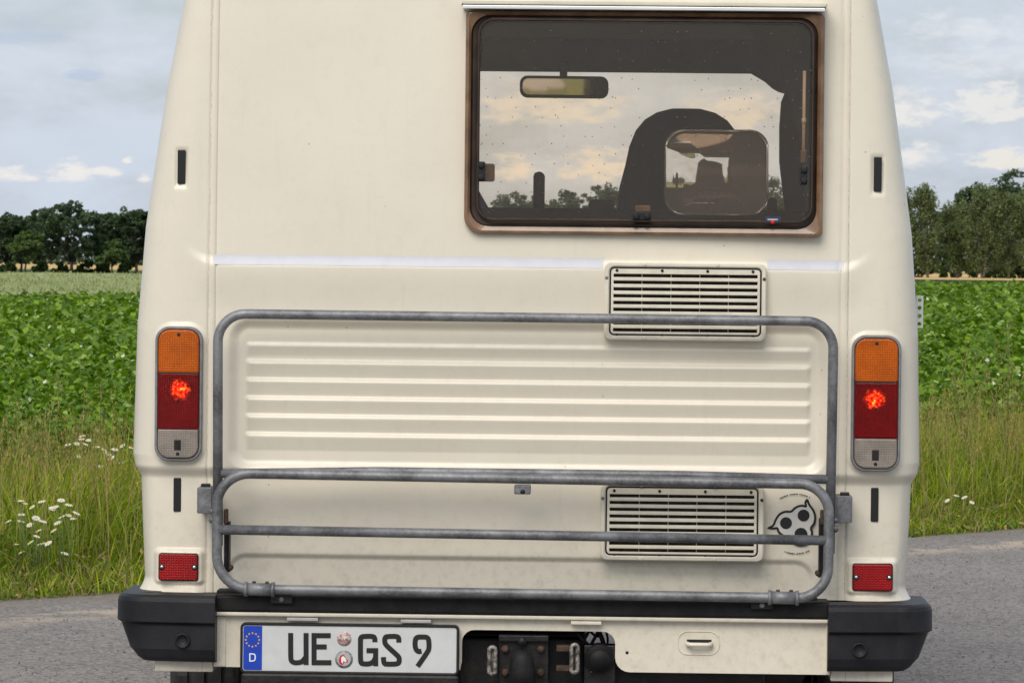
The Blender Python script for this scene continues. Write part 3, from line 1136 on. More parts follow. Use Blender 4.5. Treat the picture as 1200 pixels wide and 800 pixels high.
fix(mk('windscreen', [(-0.81, wy(1.36), 1.36), (0.81, wy(1.36), 1.36), (0.81, wy(1.5), 1.5), (0.81, wy(2.18), 2.18), (-0.81, wy(2.18), 2.18), (-0.81, wy(1.5), 1.5)],
       [(0, 1, 2, 5), (5, 2, 3, 4)], M['windscreen'], van))
box('floor_pan', -0.84, 0.84, 0.10, VL + 0.1, 0.60, 0.625, M['black'], van)

# interior lining (dark cloth), open at both ends
iv, if_ = [], []
prof = [(-0.84, 0.64), (-0.87, 1.2), (-0.83, 1.8), (-0.75, 2.12), (-0.60, 2.27), (0, 2.30), (0.60, 2.27), (0.75, 2.12), (0.83, 1.8), (0.87, 1.2), (0.84, 0.64)]
for y in (0.10, 0.14, 2.0, 3.2, 4.36):
    for (x, z) in prof:
        iv.append((x, y, z - 0.0))
npf = len(prof)
for j in range(4):
    for i in range(npf):
        i2 = (i + 1) % npf
        if_.append((j * npf + i, j * npf + i2, (j + 1) * npf + i2, (j + 1) * npf + i))
mk('interior_lining', iv, if_, M['lining'], van)
# cab surround: plate with the windscreen-shaped opening
YC = 4.30
op_r = [L(880, 86.5, YC), L(896, 96, YC), L(905, 104, YC), L(912, 108, YC), L(919, 110, YC), L(915, 120, YC), L(914.5, 127, YC), L(913, 150, YC), L(913, 190, YC), L(917, 225, YC), L(921, 262, YC)]
zt = op_r[0][1]
xm = L(655, 84, YC)[0]
op = [(x, z) for x, z in op_r] + [(op_r[-1][0], 1.38), (2 * xm - op_r[-1][0], 1.38)] + [(2 * xm - x, z) for x, z in reversed(op_r)]
ring_o = []
for (x, z) in op:
    ang = math.atan2(z - 1.75, x)
    k = min(0.89 / max(1e-6, abs(math.cos(ang))), (0.56 if math.sin(ang) > 0 else 1.2) / max(1e-6, abs(math.sin(ang))))
    ring_o.append((k * math.cos(ang), 1.75 + k * math.sin(ang)))
loft('cab_surround', [at_y(op, YC), at_y(ring_o, YC), at_y(ring_o, YC + 0.05), at_y(op, YC + 0.05)], M['lining'], van, closed=True)

# dashboard, seats, mirror, inside bits
box('dashboard', -0.80, 0.80, 4.02, 4.42, 1.05, 1.43, M['dash'], van, 0.03, 3)
a, b = L(690, 234, 2.3), L(719, 248, 2.3)
slab('shelf_box', rrect(a[0], b[0], b[1] - 0.03, a[1], 0.012), 2.3, 2.34, M['dash'], van, 0.004)


def seat(px0, px1, ptop, Y, name='seat'):
    """tall one-piece seat back with rounded shoulders, plus cushion"""
    cxm = (L(px0, 240, Y)[0] + L(px1, 240, Y)[0]) / 2
    hwid = (L(px1, 240, Y)[0] - L(px0, 240, Y)[0]) / 2
    zt_ = L((px0 + px1) / 2, ptop, Y)[1]
    rows = [(0.95, 0.92), (1.25, 1.0), (1.55, 1.0), (1.66, 0.96), (zt_ - 0.18, 0.875), (zt_ - 0.12, 0.82), (zt_ - 0.07, 0.73), (zt_ - 0.035, 0.60), (zt_ - 0.012, 0.43), (zt_, 0.22)]
    rings = []
    for z, k in rows:
        th = 0.07 * (1.0 if z < zt_ - 0.1 else 0.6 + 0.4 * (zt_ - z) / 0.1)
        yo = Y + (1.0 - z) * -0.10
        r_ = []
        for q in range(20):
            an = 2 * math.pi * q / 20
            c_, s_ = math.cos(an), math.sin(an)
            r_.append((cxm + hwid * k * math.copysign(abs(c_) ** 0.45, c_), yo + th * math.copysign(abs(s_) ** 0.6, s_), z))
        rings.append(r_)
    o = loft(name, rings, M['seat'], van, True, True, True)
    box('seat_cushion', cxm - hwid, cxm + hwid, Y + 0.05, Y + 0.55, 0.92, 1.06, M['seat'], o, 0.04, 3)
    return o


seat(722, 884, 127, 3.15)
seat(398, 550, 130, 3.15)
box('bench_back', -0.80, 0.80, 2.35, 2.47, 0.64, L(620, 243.5, 2.35)[1], M['dash'], van, 0.012, 2)
a, b = L(625, 208, 2.9), L(638, 260, 2.9)
xm_ = (a[0] + b[0]) / 2
tube('grab_handle', [(xm_, 2.9, b[1]), (xm_, 2.9, a[1] + 0.0), ], 0.0, M['dash'], van, radii=[(b[0] - a[0]) / 2] * 2).hide_render = False
disc = disc_prof('grab_handle_knob', xm_, a[1], [(0.002, 2.88), ((b[0] - a[0]) / 2, 2.885), ((b[0] - a[0]) / 2, 2.915), (0.002, 2.92)], M['dash'], van, 20)
a, b = L(899, 232, 3.4), L(910, 262, 3.4)
slab('seat_belt_post', rrect(a[0], b[0], b[1] - 0.1, a[1], 0.012), 3.4, 3.44, M['dash'], van)
# A-pillar trim sliver low at the left of the screen
a = L(572, 243, 4.2)
fix(mk('quarter_trim', [(L(552, 208, 4.2)[0], 4.2, L(552, 208, 4.2)[1]), (a[0], 4.2, a[1]), (L(552, 243, 4.2)[0], 4.2, a[1]), (L(552, 208, 4.2)[0], 4.24, L(552, 208, 4.2)[1]), (a[0], 4.24, a[1]), (L(552, 243, 4.2)[0], 4.24, a[1])],
       [(0, 1, 2), (3, 5, 4), (0, 3, 4, 1), (1, 4, 5, 2), (2, 5, 3, 0)], M['dash'], van))
a, b = L(609, 114.5, 4.15), L(713, 90, 4.15)
mir = slab('rear_view_mirror', rrect(a[0], b[0], a[1], b[1], 0.026), 4.15, 4.19, M['dash'], van, 0.006)
mir_g = slab('mirror_glass', rrect(a[0] + 0.010, b[0] - 0.010, a[1] + 0.010, b[1] - 0.010, 0.02), 4.1492, 4.152, M['mirror'], mir)
for v in list(mir_g.data.vertices) + list(mir.data.vertices):
    v.co.y += -0.060 * (v.co.z - (a[1] + b[1]) / 2) + 0.075 * (v.co.x - (a[0] + b[0]) / 2)
xm_ = L(660, 85, 4.16)[0]
box('mirror_stem', xm_ - 0.012, xm_ + 0.012, 4.16, 4.30, b[1] - 0.01, L(660, 82, 4.16)[1] + 0.02, M['dash'], mir, 0.003)
xt_ = L(838, 200, 0.06)[0]
box('table_board', xt_ - 0.22, xt_ + 0.21, 1.5, 1.9, 1.435, 1.475, M['wood'], van, 0.006)

# ---------------------------------------------------------------- rear window
out_o = rrect(L(545, 140)[0], L(964.5, 140)[0], L(750, 276)[1], L(750, 15.5)[1], 0, 8, rs=(0.042, 0.014, 0.012, 0.012))
mid_o = rrect(L(549, 140)[0], L(960.5, 140)[0], L(750, 272)[1], L(750, 17.5)[1], 0, 8, rs=(0.040, 0.014, 0.012, 0.012))
in_o = rrect(L(551.5, 140)[0], L(957, 140)[0], L(750, 267)[1], L(750, 20)[1], 0.045, 8)
in_i = rrect(L(559.5, 140)[0], L(952, 140)[0], L(750, 260)[1], L(750, 24)[1], 0.040, 8)
WYB = 0.035
loft('window_frame', [at_y(out_o, WYB + 0.03), at_y(out_o, -0.004), at_y(inset(out_o, 0.003), -0.008), at_y(mid_o, -0.009), at_y(in_o, -0.004), at_y(in_o, WYB + 0.03)], M['bronze'], van, closed=True)
wfr = [o for o in van.children if o.name.startswith('window_frame')][0]
tag(wfr, 'bronze brown acrylic frame round the rear window')
loft('window_gasket', [at_y(in_o, -0.0035), at_y(inset(in_o, 0.004), 0.004), at_y(in_i, 0.006), at_y(in_i, 0.07), at_y(in_o, 0.07)], M['bronze_dark'], wfr, closed=True)
loft('pane_lip', [at_y(inset(in_i, -0.002), -0.012), at_y(inset(in_i, 0.0005), -0.0165), at_y(inset(in_i, 0.004), -0.0165), at_y(inset(in_i, 0.006), -0.010), at_y(inset(in_i, -0.002), -0.008)], M['bronze_dark'], wfr, closed=True)
pane = slab('window_pane', inset(in_i, 0.0055), -0.0155, -0.0115, M['glass'], wfr)
pane2 = slab('inner_pane', inset(in_i, 0.001), 0.030, 0.033, M['glass_in'], wfr)
# drip rail over the window
a, b = L(542, 1.5, -0.02), L(968, 7.5, -0.02)
slope = (L(968, 8)[1] - L(542, 8)[1])
z0 = L(755, 7.6, -0.02)[1]
z1 = L(755, 2.0, -0.02)[1]
rail = box('drip_rail', a[0], b[0], -0.022, 0.06, z0, z1, M['rail_cream'], van, 0.003)
z0 = L(755, 13.0, -0.02)[1]
z1 = L(755, 8.7, -0.02)[1]
box('rail_strip', a[0], b[0] - 0.004, -0.026, 0.05, z0, z1, M['alu'], rail, 0.002)
box('rail_rubber', a[0] - 0.002, b[0] - 0.002, -0.016, 0.05, z1 - 0.001, z1 + 0.004, M['rubber'], rail)

# stay rods, latches, label
a = L(942, 84, 0.05)
b = L(941, 176, 0.05)
tube('stay_rod', [(a[0], 0.05, a[1]), (b[0], 0.05, b[1])], 0.0042, M['stay'], wfr, 10)
tube('stay_rod_knob', [(b[0], 0.048, L(941, 143, 0.05)[1] + 0.008), (b[0], 0.048, L(941, 143, 0.05)[1] - 0.004)], 0.006, M['stay'], wfr, 10)
box('stay_rod_socket', b[0] - 0.007, b[0] + 0.007, 0.042, 0.06, L(941, 191, 0.05)[1], b[1], M['bronze'], wfr, 0.002)
a = L(557, 90, 0.04)
b = L(557, 238, 0.04)
tube('stay_rod', [(a[0], 0.05, a[1]), (b[0], 0.05, b[1])], 0.003, M['stay'], wfr, 10)


def latch(px, py, vert=True, w=8, h=21, Y=-0.017):
    x, z = L(px, py, Y)
    hw_, hh = (w / 2 * PX, h / 2 * PX)
    if not vert:
        hw_, hh = hh, hw_
    bm_pts = rrect(x - hw_, x + hw_, z - hh, z + hh, 0.003, 3)
    o = slab('window_latch', bm_pts, Y - 0.004, 0.03, M['black'], wfr, 0.001)
    k = 0.62
    for sg in (-1, 1):
        q = (x, z + sg * hh * k) if vert else (x + sg * hh * 0 + sg * hw_ * k, z)
        disc_prof('latch_pad', q[0], q[1], [(0.004, Y - 0.009), (0.0075, Y - 0.008), (0.0085, Y - 0.004), (0.0085, Y + 0.002)], M['black'], o, 12)
    return o


latch(941.5, 206, True)
latch(564, 201, True, 8, 23)
latch(752, 253.5, False)
a, b = L(566, 213, 0.034), L(580, 192, 0.034)
slab('latch_plate', rrect(a[0], b[0], a[1], b[1], 0.006), 0.026, 0.0295, M['bronze'], wfr, 0.001)
a, b = L(744, 248, 0.034), L(762, 241, 0.034)
slab('latch_plate', rrect(a[0], b[0], a[1], b[1], 0.003), 0.026, 0.0295, M['bronze'], wfr, 0.001)
a, b = L(896, 261.5, -0.016), L(914, 254, -0.016)
lb = slab('maker_label', rrect(a[0], b[0], a[1], b[1], 0.002, 3), -0.0162, -0.0157, M['label_blue'], wfr)
a2, b2 = L(899, 258.2, -0.016), L(911, 256.6, -0.016)
slab('label_lettering', rrect(a2[0], b2[0], a2[1], b2[1], 0.0008, 2), -0.0165, -0.0163, M['sticker'], lb)
c_ = L(905, 260.5, -0.016)
disc_prof('label_dot', c_[0], c_[1], [(0.001, -0.0169), (0.005, -0.0168), (0.005, -0.0163)], M['print_red'], lb, 14)

# stick-on wide-angle lens inside the pane: biconcave, rounded corners
lx0, lz0 = L(777.5, 252, 0.06)
lx1, lz1 = L(900.5, 153, 0.06)
lcx, lcz = (lx0 + lx1) / 2, (lz0 + lz1) / 2
outl = rrect(lx0, lx1, lz0, lz1, 0.045, 8)
NR = 26
Rc = 0.86


def sag(x, z):
    r2 = (x - lcx) ** 2 + (z - lcz) ** 2
    return Rc - math.sqrt(Rc * Rc - r2)


front, back = [], []
for j in range(1, NR + 1):
    k = j / NR
    ring = [(lcx + (x - lcx) * k, lcz + (z - lcz) * k) for (x, z) in outl]
    front.append([(x, 0.060 - sag(x, z), z) for (x, z) in ring])
    back.append([(x, 0.062 + sag(x, z), z) for (x, z) in ring])
rings = list(reversed(front))
lens_rings = [r for r in front[::1]]
allr = front + list(reversed(back))
lens_o = loft('wide_angle_lens', allr, M['lens'], wfr, True, True, True)

# ---------------------------------------------------------------- grilles
def vent(hole, px_frame, rows_px, bars_px, tab_px, ty, by, name):
    x0, x1, z0, z1 = hole
    fx0, fx1, fz0, fz1 = px_frame
    Y = 0.0
    fo = rrect(fx0, fx1, fz0, fz1, 0.016, 5)
    fi = rrect(x0 + 0.002, x1 - 0.002, z0 + 0.002, z1 - 0.002, 0.012, 5)
    o = frame_ring('ventilation_grille', fo, fi, -0.012, 0.03, M['grille'], van, 0.003)
    tag(o, name)
    frame_ring('grille_seal', inset(fi, 0.0003), inset(fi, 0.0035), -0.0085, 0.03, M['black'], o, 0.001)
    gi = inset(fi, 0.0038)
    sx0, sx1 = fi_x = (x0 + 0.012, x1 - 0.012)
    zr = [L((px_mid := 800), y)[1] for y in rows_px]
    hh = 1.9 * PX
    top_z, bot_z = zr[0] + hh, zr[-1] - hh
    gin = rrect(sx0, sx1, bot_z, top_z, 0.001, 5)
    frame_ring('grille_panel', gi, gin, -0.0075, 0.012, M['grille'], o, 0.001)
    for k in range(len(zr) - 1):
        zc = (zr[k] + zr[k + 1]) / 2
        hb = (zr[k] - zr[k + 1]) / 2 - hh
        me_ = box('slat', sx0 - 0.002, sx1 + 0.002, -0.0085, 0.010, zc - hb, zc + hb, M['grille'], o, 0.0012, 1)
    for bx in bars_px:
        xx = xpx(bx, (rows_px[0] + rows_px[-1]) / 2)
        box('grille_divider', xx - 0.0009, xx + 0.0009, 0.004, 0.010, bot_z, top_z, M['grille'], o)
    box('dark_backing', x0, x1, 0.014, 0.018, z0, z1, M['backing_dark'], o)  # plain dark plate behind the slots, painted as the recess shade
    for tx in tab_px:
        for yy, sg in ((ty, 1), (by, -1)):
            q = L(tx, yy)
            disc_prof('grille_clip', xpx(tx, yy), (top_z + 0.0085) if sg > 0 else (bot_z - 0.0085), [(0.001, -0.0095), (0.0036, -0.0092), (0.0036, -0.006)], M['black'], o, 10)
    for (ax_, az_) in ((0.25, 1), (0.7, 1), (0.25, 0), (0.7, 0)):
        screw('rivet', fx0 + (fx1 - fx0) * ax_, (fz1 - 0.005) if az_ else (fz0 + 0.005), -0.012, 0.0042, M['grille'], o, 0.002)
    for az_ in (0.28, 0.8):
        screw('rivet', fx0 + 0.0055, fz0 + (fz1 - fz0) * az_, -0.012, 0.0042, M['galv'], o, 0.002)
        screw('rivet', fx1 - 0.0055, fz0 + (fz1 - fz0) * az_, -0.012, 0.0042, M['rust'], o, 0.002)
    return o


vent(V1, (L(708, 350)[0], L(897.5, 350)[0], L(803, 399)[1], L(803, 308)[1]), [323.5 + 7.95 * k for k in range(9)], (752, 786, 819.7, 853.3), (723, 776, 829, 882), 314, 390, 'upper cream ventilation grille below the window')
vent(V2, (L(703.5, 610)[0], L(895, 610)[0], L(798, 657)[1], L(798, 566)[1]), [581.2 + 7.95 * k for k in range(9)], (749, 783, 816.5, 850.5), (720, 773, 826.5, 880), 572, 648, 'lower cream ventilation grille behind the rack tubes')

# belt tape
for (pa, pb, py) in ((249, 707, 306), (899, 989, 310.5)):
    xa, xb = xpx(pa, 305), xpx(pb, 305)
    zc = L((pa + pb) / 2, py)[1]
    n = 24
    V, F = [], []
    for k in range(n + 1):
        x = xa + (xb - xa) * k / n
        for q, zz_ in enumerate((zc + 0.0115, zc + 0.003, zc - 0.004, zc - 0.0125)):
            dd = float(disp(np.array([x]), np.array([zz_]))[0])
            y = 0.016 * (x / SEAM) ** 2 + float(lean(np.array(zz_))) - dd - 0.0008
            V.append((x, y, zz_))
    for k in range(n):
        for q in range(3):
            F.append((k * 4 + q, k * 4 + q + 1, k * 4 + 5 + q, k * 4 + 4 + q))
    fix(mk('reflective_tape', V, F, M['tape'], van, True))

# ---------------------------------------------------------------- lamps
def yface(x, z):
    """rear surface y at (x, z) incl. corner rounding"""
    ax = abs(x)
    z = float(z)
    D = float(disp(np.array([x]), np.array([z]))[0])
    if ax <= SEAM:
        return 0.016 * (x / SEAM) ** 2 + float(lean(np.array(z))) - D
    q = min(0.999, (ax - SEAM) / (float(hw(z)) + 0.008 - SEAM))
    cy = float(corner_y(np.array(q)))
    return 0.016 + RY * cy + float(lean(np.array(z))) - D * min(1, (1 - cy) * 1.3)


for i, (x0, x1, z0, z1) in enumerate(TAIL):
    Yf = yface((x0 + x1) / 2, (z0 + z1) / 2)
    ys_ = Yf - 0.016
    out1 = rrect(x0, x1, z0, z1, 0, 8, rs=(0.036, 0.036, 0.034, 0.034))
    inn = rrect(x0 + 0.0075, x1 - 0.0075, z0 + 0.0075, z1 - 0.0075, 0, 8, rs=(0.030, 0.030, 0.028, 0.028))
    cxm = (x0 + x1) / 2
    lamp = loft('tail_light', [at_y(out1, Yf + 0.06), at_y(out1, ys_ + 0.004), at_y(inset(out1, 0.0025), ys_), at_y(inset(inn, -0.002), ys_), at_y(inn, ys_ + 0.004), at_y(inn, Yf + 0.03)], M['gasket'], van, closed=True)
    tag(lamp, 'left tail lamp cluster with amber, glowing red and clear lenses' if i == 0 else 'right tail lamp cluster with amber, glowing red and clear lenses')
    ly0, ly1 = z0 + 0.0085, z1 - 0.0085
    lx0_, lx1_ = x0 + 0.0085, x1 - 0.0085
    tot = ly1 - ly0
    zc1 = z1 - (437.5 - 382.5) * PX
    zc2 = z1 - (503 - 382.5) * PX
    yl = ys_ - 0.006
    amber = slab('amber_lens', rrect(lx0_, lx1_, zc1 + 0.0008, ly1, 0, 8, rs=(0.005, 0.005, 0.026, 0.026)), yl, yl + 0.012, M['amber'], lamp, 0.0035)
    red = slab('red_lens', rrect(lx0_, lx1_, zc2 + 0.0005, zc1 - 0.0008, 0.004, 8), yl - 0.0005, yl + 0.012, M['red'], lamp, 0.0025)
    clear = slab('clear_lens', rrect(lx0_, lx1_, ly0, zc2 - 0.0005, 0, 8, rs=(0.027, 0.027, 0.005, 0.005)), yl, yl + 0.012, M['clear'], lamp, 0.0035)
    box('lens_joint', lx0_, lx1_, yl + 0.001, yl + 0.01, zc1 - 0.0022, zc1 + 0.0022, M['black'], lamp)
    slab('lamp_bowl', inset(inn, 0.0005), ys_ + 0.0085, Yf + 0.03, M['lamp_bowl'], lamp)
    zb_ = zc1 - (zc1 - zc2) * 0.30
    bs = bmesh.new()
    bmesh.ops.create_icosphere(bs, subdivisions=3, radius=0.032)
    for v in bs.verts:
        v.co = Vector((v.co.x * 1.05, v.co.y * 0.18, v.co.z * 0.95))
    me = bpy.data.meshes.new('lit_bulb')
    bs.to_mesh(me)
    bs.free()
    me.materials.append(M['bulb'])
    bo = link(bpy.data.objects.new('lit_bulb', me), lamp)
    bo.rotation_euler = (0, 2.1 * i, 0)
    bo.location = (cxm + (0.003 if i == 0 else -0.004), ys_ + 0.008, zb_)
    box('bulb_cover', cxm - 0.010, cxm + 0.009, yl - 0.0003, yl + 0.006, ly0 + 0.017, ly0 + 0.045, M['dark_iron'], lamp, 0.002)
    screw('lens_screw', cxm, ly1 - 0.011, yl, 0.0045, M['black'], lamp, 0.001)
    screw('lens_screw', cxm, ly0 + 0.010, yl, 0.0045, M['black'], lamp, 0.001)
    disc_prof('lens_screw', cxm, zc2 + (zc1 - zc2) * 0.52, [(0.001, yl - 0.0015), (0.0035, yl - 0.0014), (0.0035, yl - 0.0008)], M['black'], lamp, 12)

for i, (x0, x1, z0, z1) in enumerate(REFL):
    Yf = yface((x0 + x1) / 2, (z0 + z1) / 2)
    rf = slab('reflector', rrect(x0, x1, z0, z1, 0.006, 4), Yf - 0.010, Yf + 0.03, M['refl'], van, 0.002)
    tag(rf, 'red reflector on the left corner' if i == 0 else 'red reflector on the right corner')
    frame_ring('reflector_rim', rrect(x0 - 0.002, x1 + 0.002, z0 - 0.002, z1 + 0.002, 0.007, 4), rrect(x0 + 0.0005, x1 - 0.0005, z0 + 0.0005, z1 - 0.0005, 0.006, 4), Yf - 0.0075, Yf + 0.03, M['rubber'], rf, 0.0005)
    for xx in (x0 + 0.007, x1 - 0.007):
        screw('screw_seat', xx, (z0 + z1) / 2, Yf - 0.0095, 0.0078, M['black'], rf, 0.0012)
        screw('screw', xx, (z0 + z1) / 2, Yf - 0.0108, 0.0045, M['chrome'], rf, 0.003)

for i, (x0, x1, z0, z1) in enumerate(SLOTS):
    Yf = min(yface(xx, zz__) for xx in (x0, x1) for zz__ in (z0 - 0.004, z0 + 0.006, z1))
    slab('drain_slot', rrect(x0, x1, z0, z1, 0.003, 4), Yf - 0.002, Yf + 0.02, M['slot'], van, 0.0015)

# ---------------------------------------------------------------- emblem sticker
def E(zx, zy):
    return L(880 + zx / 5.0, 560 + zy / 5.0)


emb = smooth_path([(106, 294), (135, 280), (146, 245), (170, 210), (205, 196), (238, 200), (262, 172), (300, 160), (328, 170), (318, 145), (332, 124), (340, 155), (368, 188), (380, 230), (372, 272), (350, 292), (362, 322), (352, 365), (325, 392), (285, 398), (245, 380), (215, 345), (182, 335), (160, 312), (158, 292), (132, 298), (106, 294)], 2)
pts = [E(*p) for p in emb[:-1]]
ye = min(yface(p[0], p[1]) for p in pts) - 0.0012
pts2 = pts[::-1]
outer = pts if sum((pts[i - 1][0] * pts[i][1] - pts[i][0] * pts[i - 1][1]) for i in range(len(pts))) > 0 else pts2
emb_o = mk('emblem_sticker', at_y(outer, ye), [tuple(range(len(outer)))], M['ink'], van)
tag(emb_o, 'black and grey horned three-eyed emblem sticker')
emb_o.data.materials[0] = M['emblem_grey']
strokes_mesh('emblem_outline', [outer + [outer[0], outer[1]]], 0.0052, ye - 0.0006, M['ink'], emb_o)
for (ex, ey, er) in ((207, 265, 35), (310, 220, 35), (295, 330, 38)):
    q = E(ex, ey)
    n = 28
    mk('emblem_eye', [(q[0] + er / 5 * PX * math.cos(2 * math.pi * k / n), ye - 0.0008, q[1] + er / 5 * PX * math.sin(2 * math.pi * k / n)) for k in range(n)], [tuple(range(n))], M['ink'], emb_o)
# ring of small lettering round the emblem: too small to read, broken arcs
q = E(265, 270)
for (a0, a1, nseg) in ((62, 125, 13), (-112, -62, 11)):
    V, F = [], []
    for k in range(nseg):
        s0 = R(a0 + (a1 - a0) * (k + 0.08) / nseg)
        s1 = R(a0 + (a1 - a0) * (k + (0.92 if k % 4 else 0.55)) / nseg)
        ra, rb = 34.4 * PX, 35.6 * PX
        b0 = len(V)
        V += [(q[0] + ra * math.cos(s0), ye, q[1] + ra * math.sin(s0)), (q[0] + ra * math.cos(s1), ye, q[1] + ra * math.sin(s1)), (q[0] + rb * math.cos(s1), ye, q[1] + rb * math.sin(s1)), (q[0] + rb * math.cos(s0), ye, q[1] + rb * math.sin(s0))]
        F.append((b0, b0 + 1, b0 + 2, b0 + 3))
    mk('emblem_lettering', V, F, M['ink'], emb_o)

# ---------------------------------------------------------------- bumper, valance
def bumper_cap(sgn):
    """moulded corner piece wrapping round to the side; profile swept along the plan line"""
    xi = abs(L(251, 740, -0.10)[0]) if sgn < 0 else L(970, 750, -0.10)[0]
    xo = abs(L(137, 720, -0.05)[0]) if sgn < 0 else L(1090, 730, -0.05)[0]
    xo = xo * 1.006
    zt_ = L(190, 697.5, -0.08)[1] if sgn < 0 else L(1040, 707.5, -0.08)[1]
    zb_ = L(190, 777, -0.08)[1] if sgn < 0 else L(1040, 787, -0.08)[1]
    h = zt_ - zb_
    prof_ = [(0.10, 0.0), (0.012, 0.0), (0.003, 0.006), (0.0, 0.016), (-0.001, 0.40 * h), (0.009, 0.435 * h), (0.010, 0.46 * h), (0.010, 0.80 * h), (0.016, 0.93 * h), (0.028, 0.985 * h), (0.045, h), (0.12, h)]
    # plan line: points with outward normals; widths shrink towards the bottom at the outer end
    path = []
    for x in np.linspace(xi, xo - 0.085, 10):
        path.append((x, -0.115 + 0.02 * ((x - 0.70) / 0.2) ** 2, 0, -1))
    cx_, cy_ = xo - 0.085, path[-1][1] + 0.085
    for k in range(1, 25):
        a = R(90 * k / 24)
        path.append((cx_ + 0.085 * math.sin(a), cy_ - 0.085 * math.cos(a), math.sin(a), -math.cos(a)))
    for y in np.linspace(cy_ + 0.03, 0.20, 5):
        path.append((xo, y, 1, 0))
    V, F = [], []
    m = len(prof_)
    for (x, y, nx_, ny_) in path:
        side = nx_
        for (dpt, dz) in prof_:
            extra = 0.0
            tt = dz / h
            if tt > 0.46:
                extra = side * 0.045 * ((tt - 0.46) / 0.54) ** 1.7
            V.append((sgn * (x - nx_ * (dpt + extra)), y - ny_ * (dpt + extra * 0.4), zt_ - dz))
    n = len(path)
    for j in range(n - 1):
        for i in range(m - 1):
            F.append((j * m + i, j * m + i + 1, (j + 1) * m + i + 1, (j + 1) * m + i))
    F.append(tuple(range(m)))
    F.append(tuple((n - 1) * m + i for i in range(m)))
    o = fix(mk('bumper_end', V, F, M['plastic'], van))
    tag(o, 'black moulded bumper end on the left' if sgn < 0 else 'black moulded bumper end on the right')
    md = o.modifiers.new('bevel', 'BEVEL')
    md.width = 0.004
    md.segments = 2
    md.limit_method = 'ANGLE'
    md.angle_limit = R(28)
    q = L(212, 752, -0.105) if sgn < 0 else L(1007, 761, -0.105)
    disc_prof('bumper_plug', q[0], q[1], [(0.002, -0.1025), (0.012, -0.1025), (0.0135, -0.106), (0.0165, -0.1075), (0.0185, -0.105), (0.0185, -0.09)], M['plastic'], o, 24)
    return o


bumper_cap(-1)
bumper_cap(1)
# black rubber step strip between the ends
zt_, zb_ = L(612, 700.5, -0.06)[1], L(612, 721.5, -0.06)[1]
xa, xb = L(249, 712, -0.06)[0], L(973, 716, -0.06)[0]
strip = box('bumper_strip', xa, xb, -0.075, 0.05, zb_, zt_, M['rubber'], van, 0.008, 3)
box('strip_top_edge', xa + 0.004, xb - 0.03, -0.03, 0.045, zt_ - 0.004, zt_ + 0.007, M['rubber'], strip, 0.003)

# cream valance with openings: built as bands round the hitch opening
vz1 = L(612, 720.5, -0.05)[1]
vz0 = L(612, 786, -0.05)[1]
vy = -0.052
va, vb = L(249, 750, vy)[0], L(973, 755, vy)[0]
hx0, hx1, hz1 = L(541, 765, vy)[0], L(721, 765, vy)[0], L(631, 739, vy)[1]


def valance_pts():
    p = [(va, vz0), (hx0 - 0.004, vz0)]
    p += [(hx0, vz0 + 0.02)]
    rr_ = 0.03
    for k in range(7):
        a = R(180 - 90 * k / 6)
        p.append((hx0 + rr_ + rr_ * math.cos(a), hz1 - rr_ + rr_ * math.sin(a)))
    for k in range(7):
        a = R(90 - 90 * k / 6)
        p.append((hx1 - rr_ + rr_ * math.cos(a), hz1 - rr_ + rr_ * math.sin(a)))
    for k in range(6):
        a = R(180 + 90 * k / 5)
        p.append((hx1 + 0.035 + 0.035 * math.cos(a), vz0 + 0.035 + 0.035 * math.sin(a)))
    p += [(vb, vz0), (vb, vz1 - 0.008), (va, vz1 - 0.008)]
    return p


vp = valance_pts()
val = fix(mk('valance', at_y(vp, vy) + at_y(vp, vy + 0.03), [tuple(range(len(vp)))] + [tuple(range(2 * len(vp) - 1, len(vp) - 1, -1))] + [(i, (i + 1) % len(vp), len(vp) + (i + 1) % len(vp), len(vp) + i) for i in range(len(vp))], M['paint'], van))
tag(val, 'cream rear valance below the bumper strip with a hitch cut-out')
box('valance_lip', va, vb, -0.072, vy + 0.02, vz1 - 0.010, vz1 + 0.001, M['paint'], val, 0.004, 3)
box('valance_end', va - 0.0, va + 0.03, -0.056, vy + 0.01, vz0, vz1 - 0.012, M['paint'], val, 0.0035, 3)
box('valance_end', vb - 0.010, vb, -0.064, vy + 0.01, vz0, vz1 - 0.006, M['paint'], val, 0.004, 3)
for (pa, pb, py) in ((180, 250, 782), (973, 1047, 791.5)):
    a, b = L(pa, py, -0.04), L(pb, py, -0.04)
    box('valance_end', a[0], b[0] - 0.003, -0.05, 0.1, a[1] - 0.011, a[1] + 0.03, M['paint'], val, 0.003)
# pull loop in its pressed oval
a, b = L(793.5, 767, vy), L(844, 739, vy)
ov = rrect(a[0], b[0], a[1], b[1], 0.026, 8)
tow = frame_ring('tow_loop_plate', ov, inset(ov, 0.003), vy - 0.002, vy + 0.01, M['paint'], val, 0.0009)
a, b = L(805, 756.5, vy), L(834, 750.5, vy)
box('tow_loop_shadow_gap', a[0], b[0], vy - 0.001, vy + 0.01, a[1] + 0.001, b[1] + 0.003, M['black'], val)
tube('tow_loop', fillet([(a[0] + 0.001, vy + 0.004, (a[1] + b[1]) / 2), (a[0] + 0.003, vy - 0.016, (a[1] + b[1]) / 2 - 0.002), (b[0] - 0.003, vy - 0.016, (a[1] + b[1]) / 2 - 0.002), (b[0] - 0.001, vy + 0.004, (a[1] + b[1]) / 2)], 0.009), 0.0055, M['paint'], val, 10)
for (px_, py_) in ((735, 764.5),):
    q = L(px_, py_, vy)
    disc_prof('valance_hole', q[0], q[1], [(0.001, vy - 0.0005), (0.004, vy - 0.0004), (0.004, vy + 0.005)], M['black'], val, 12)
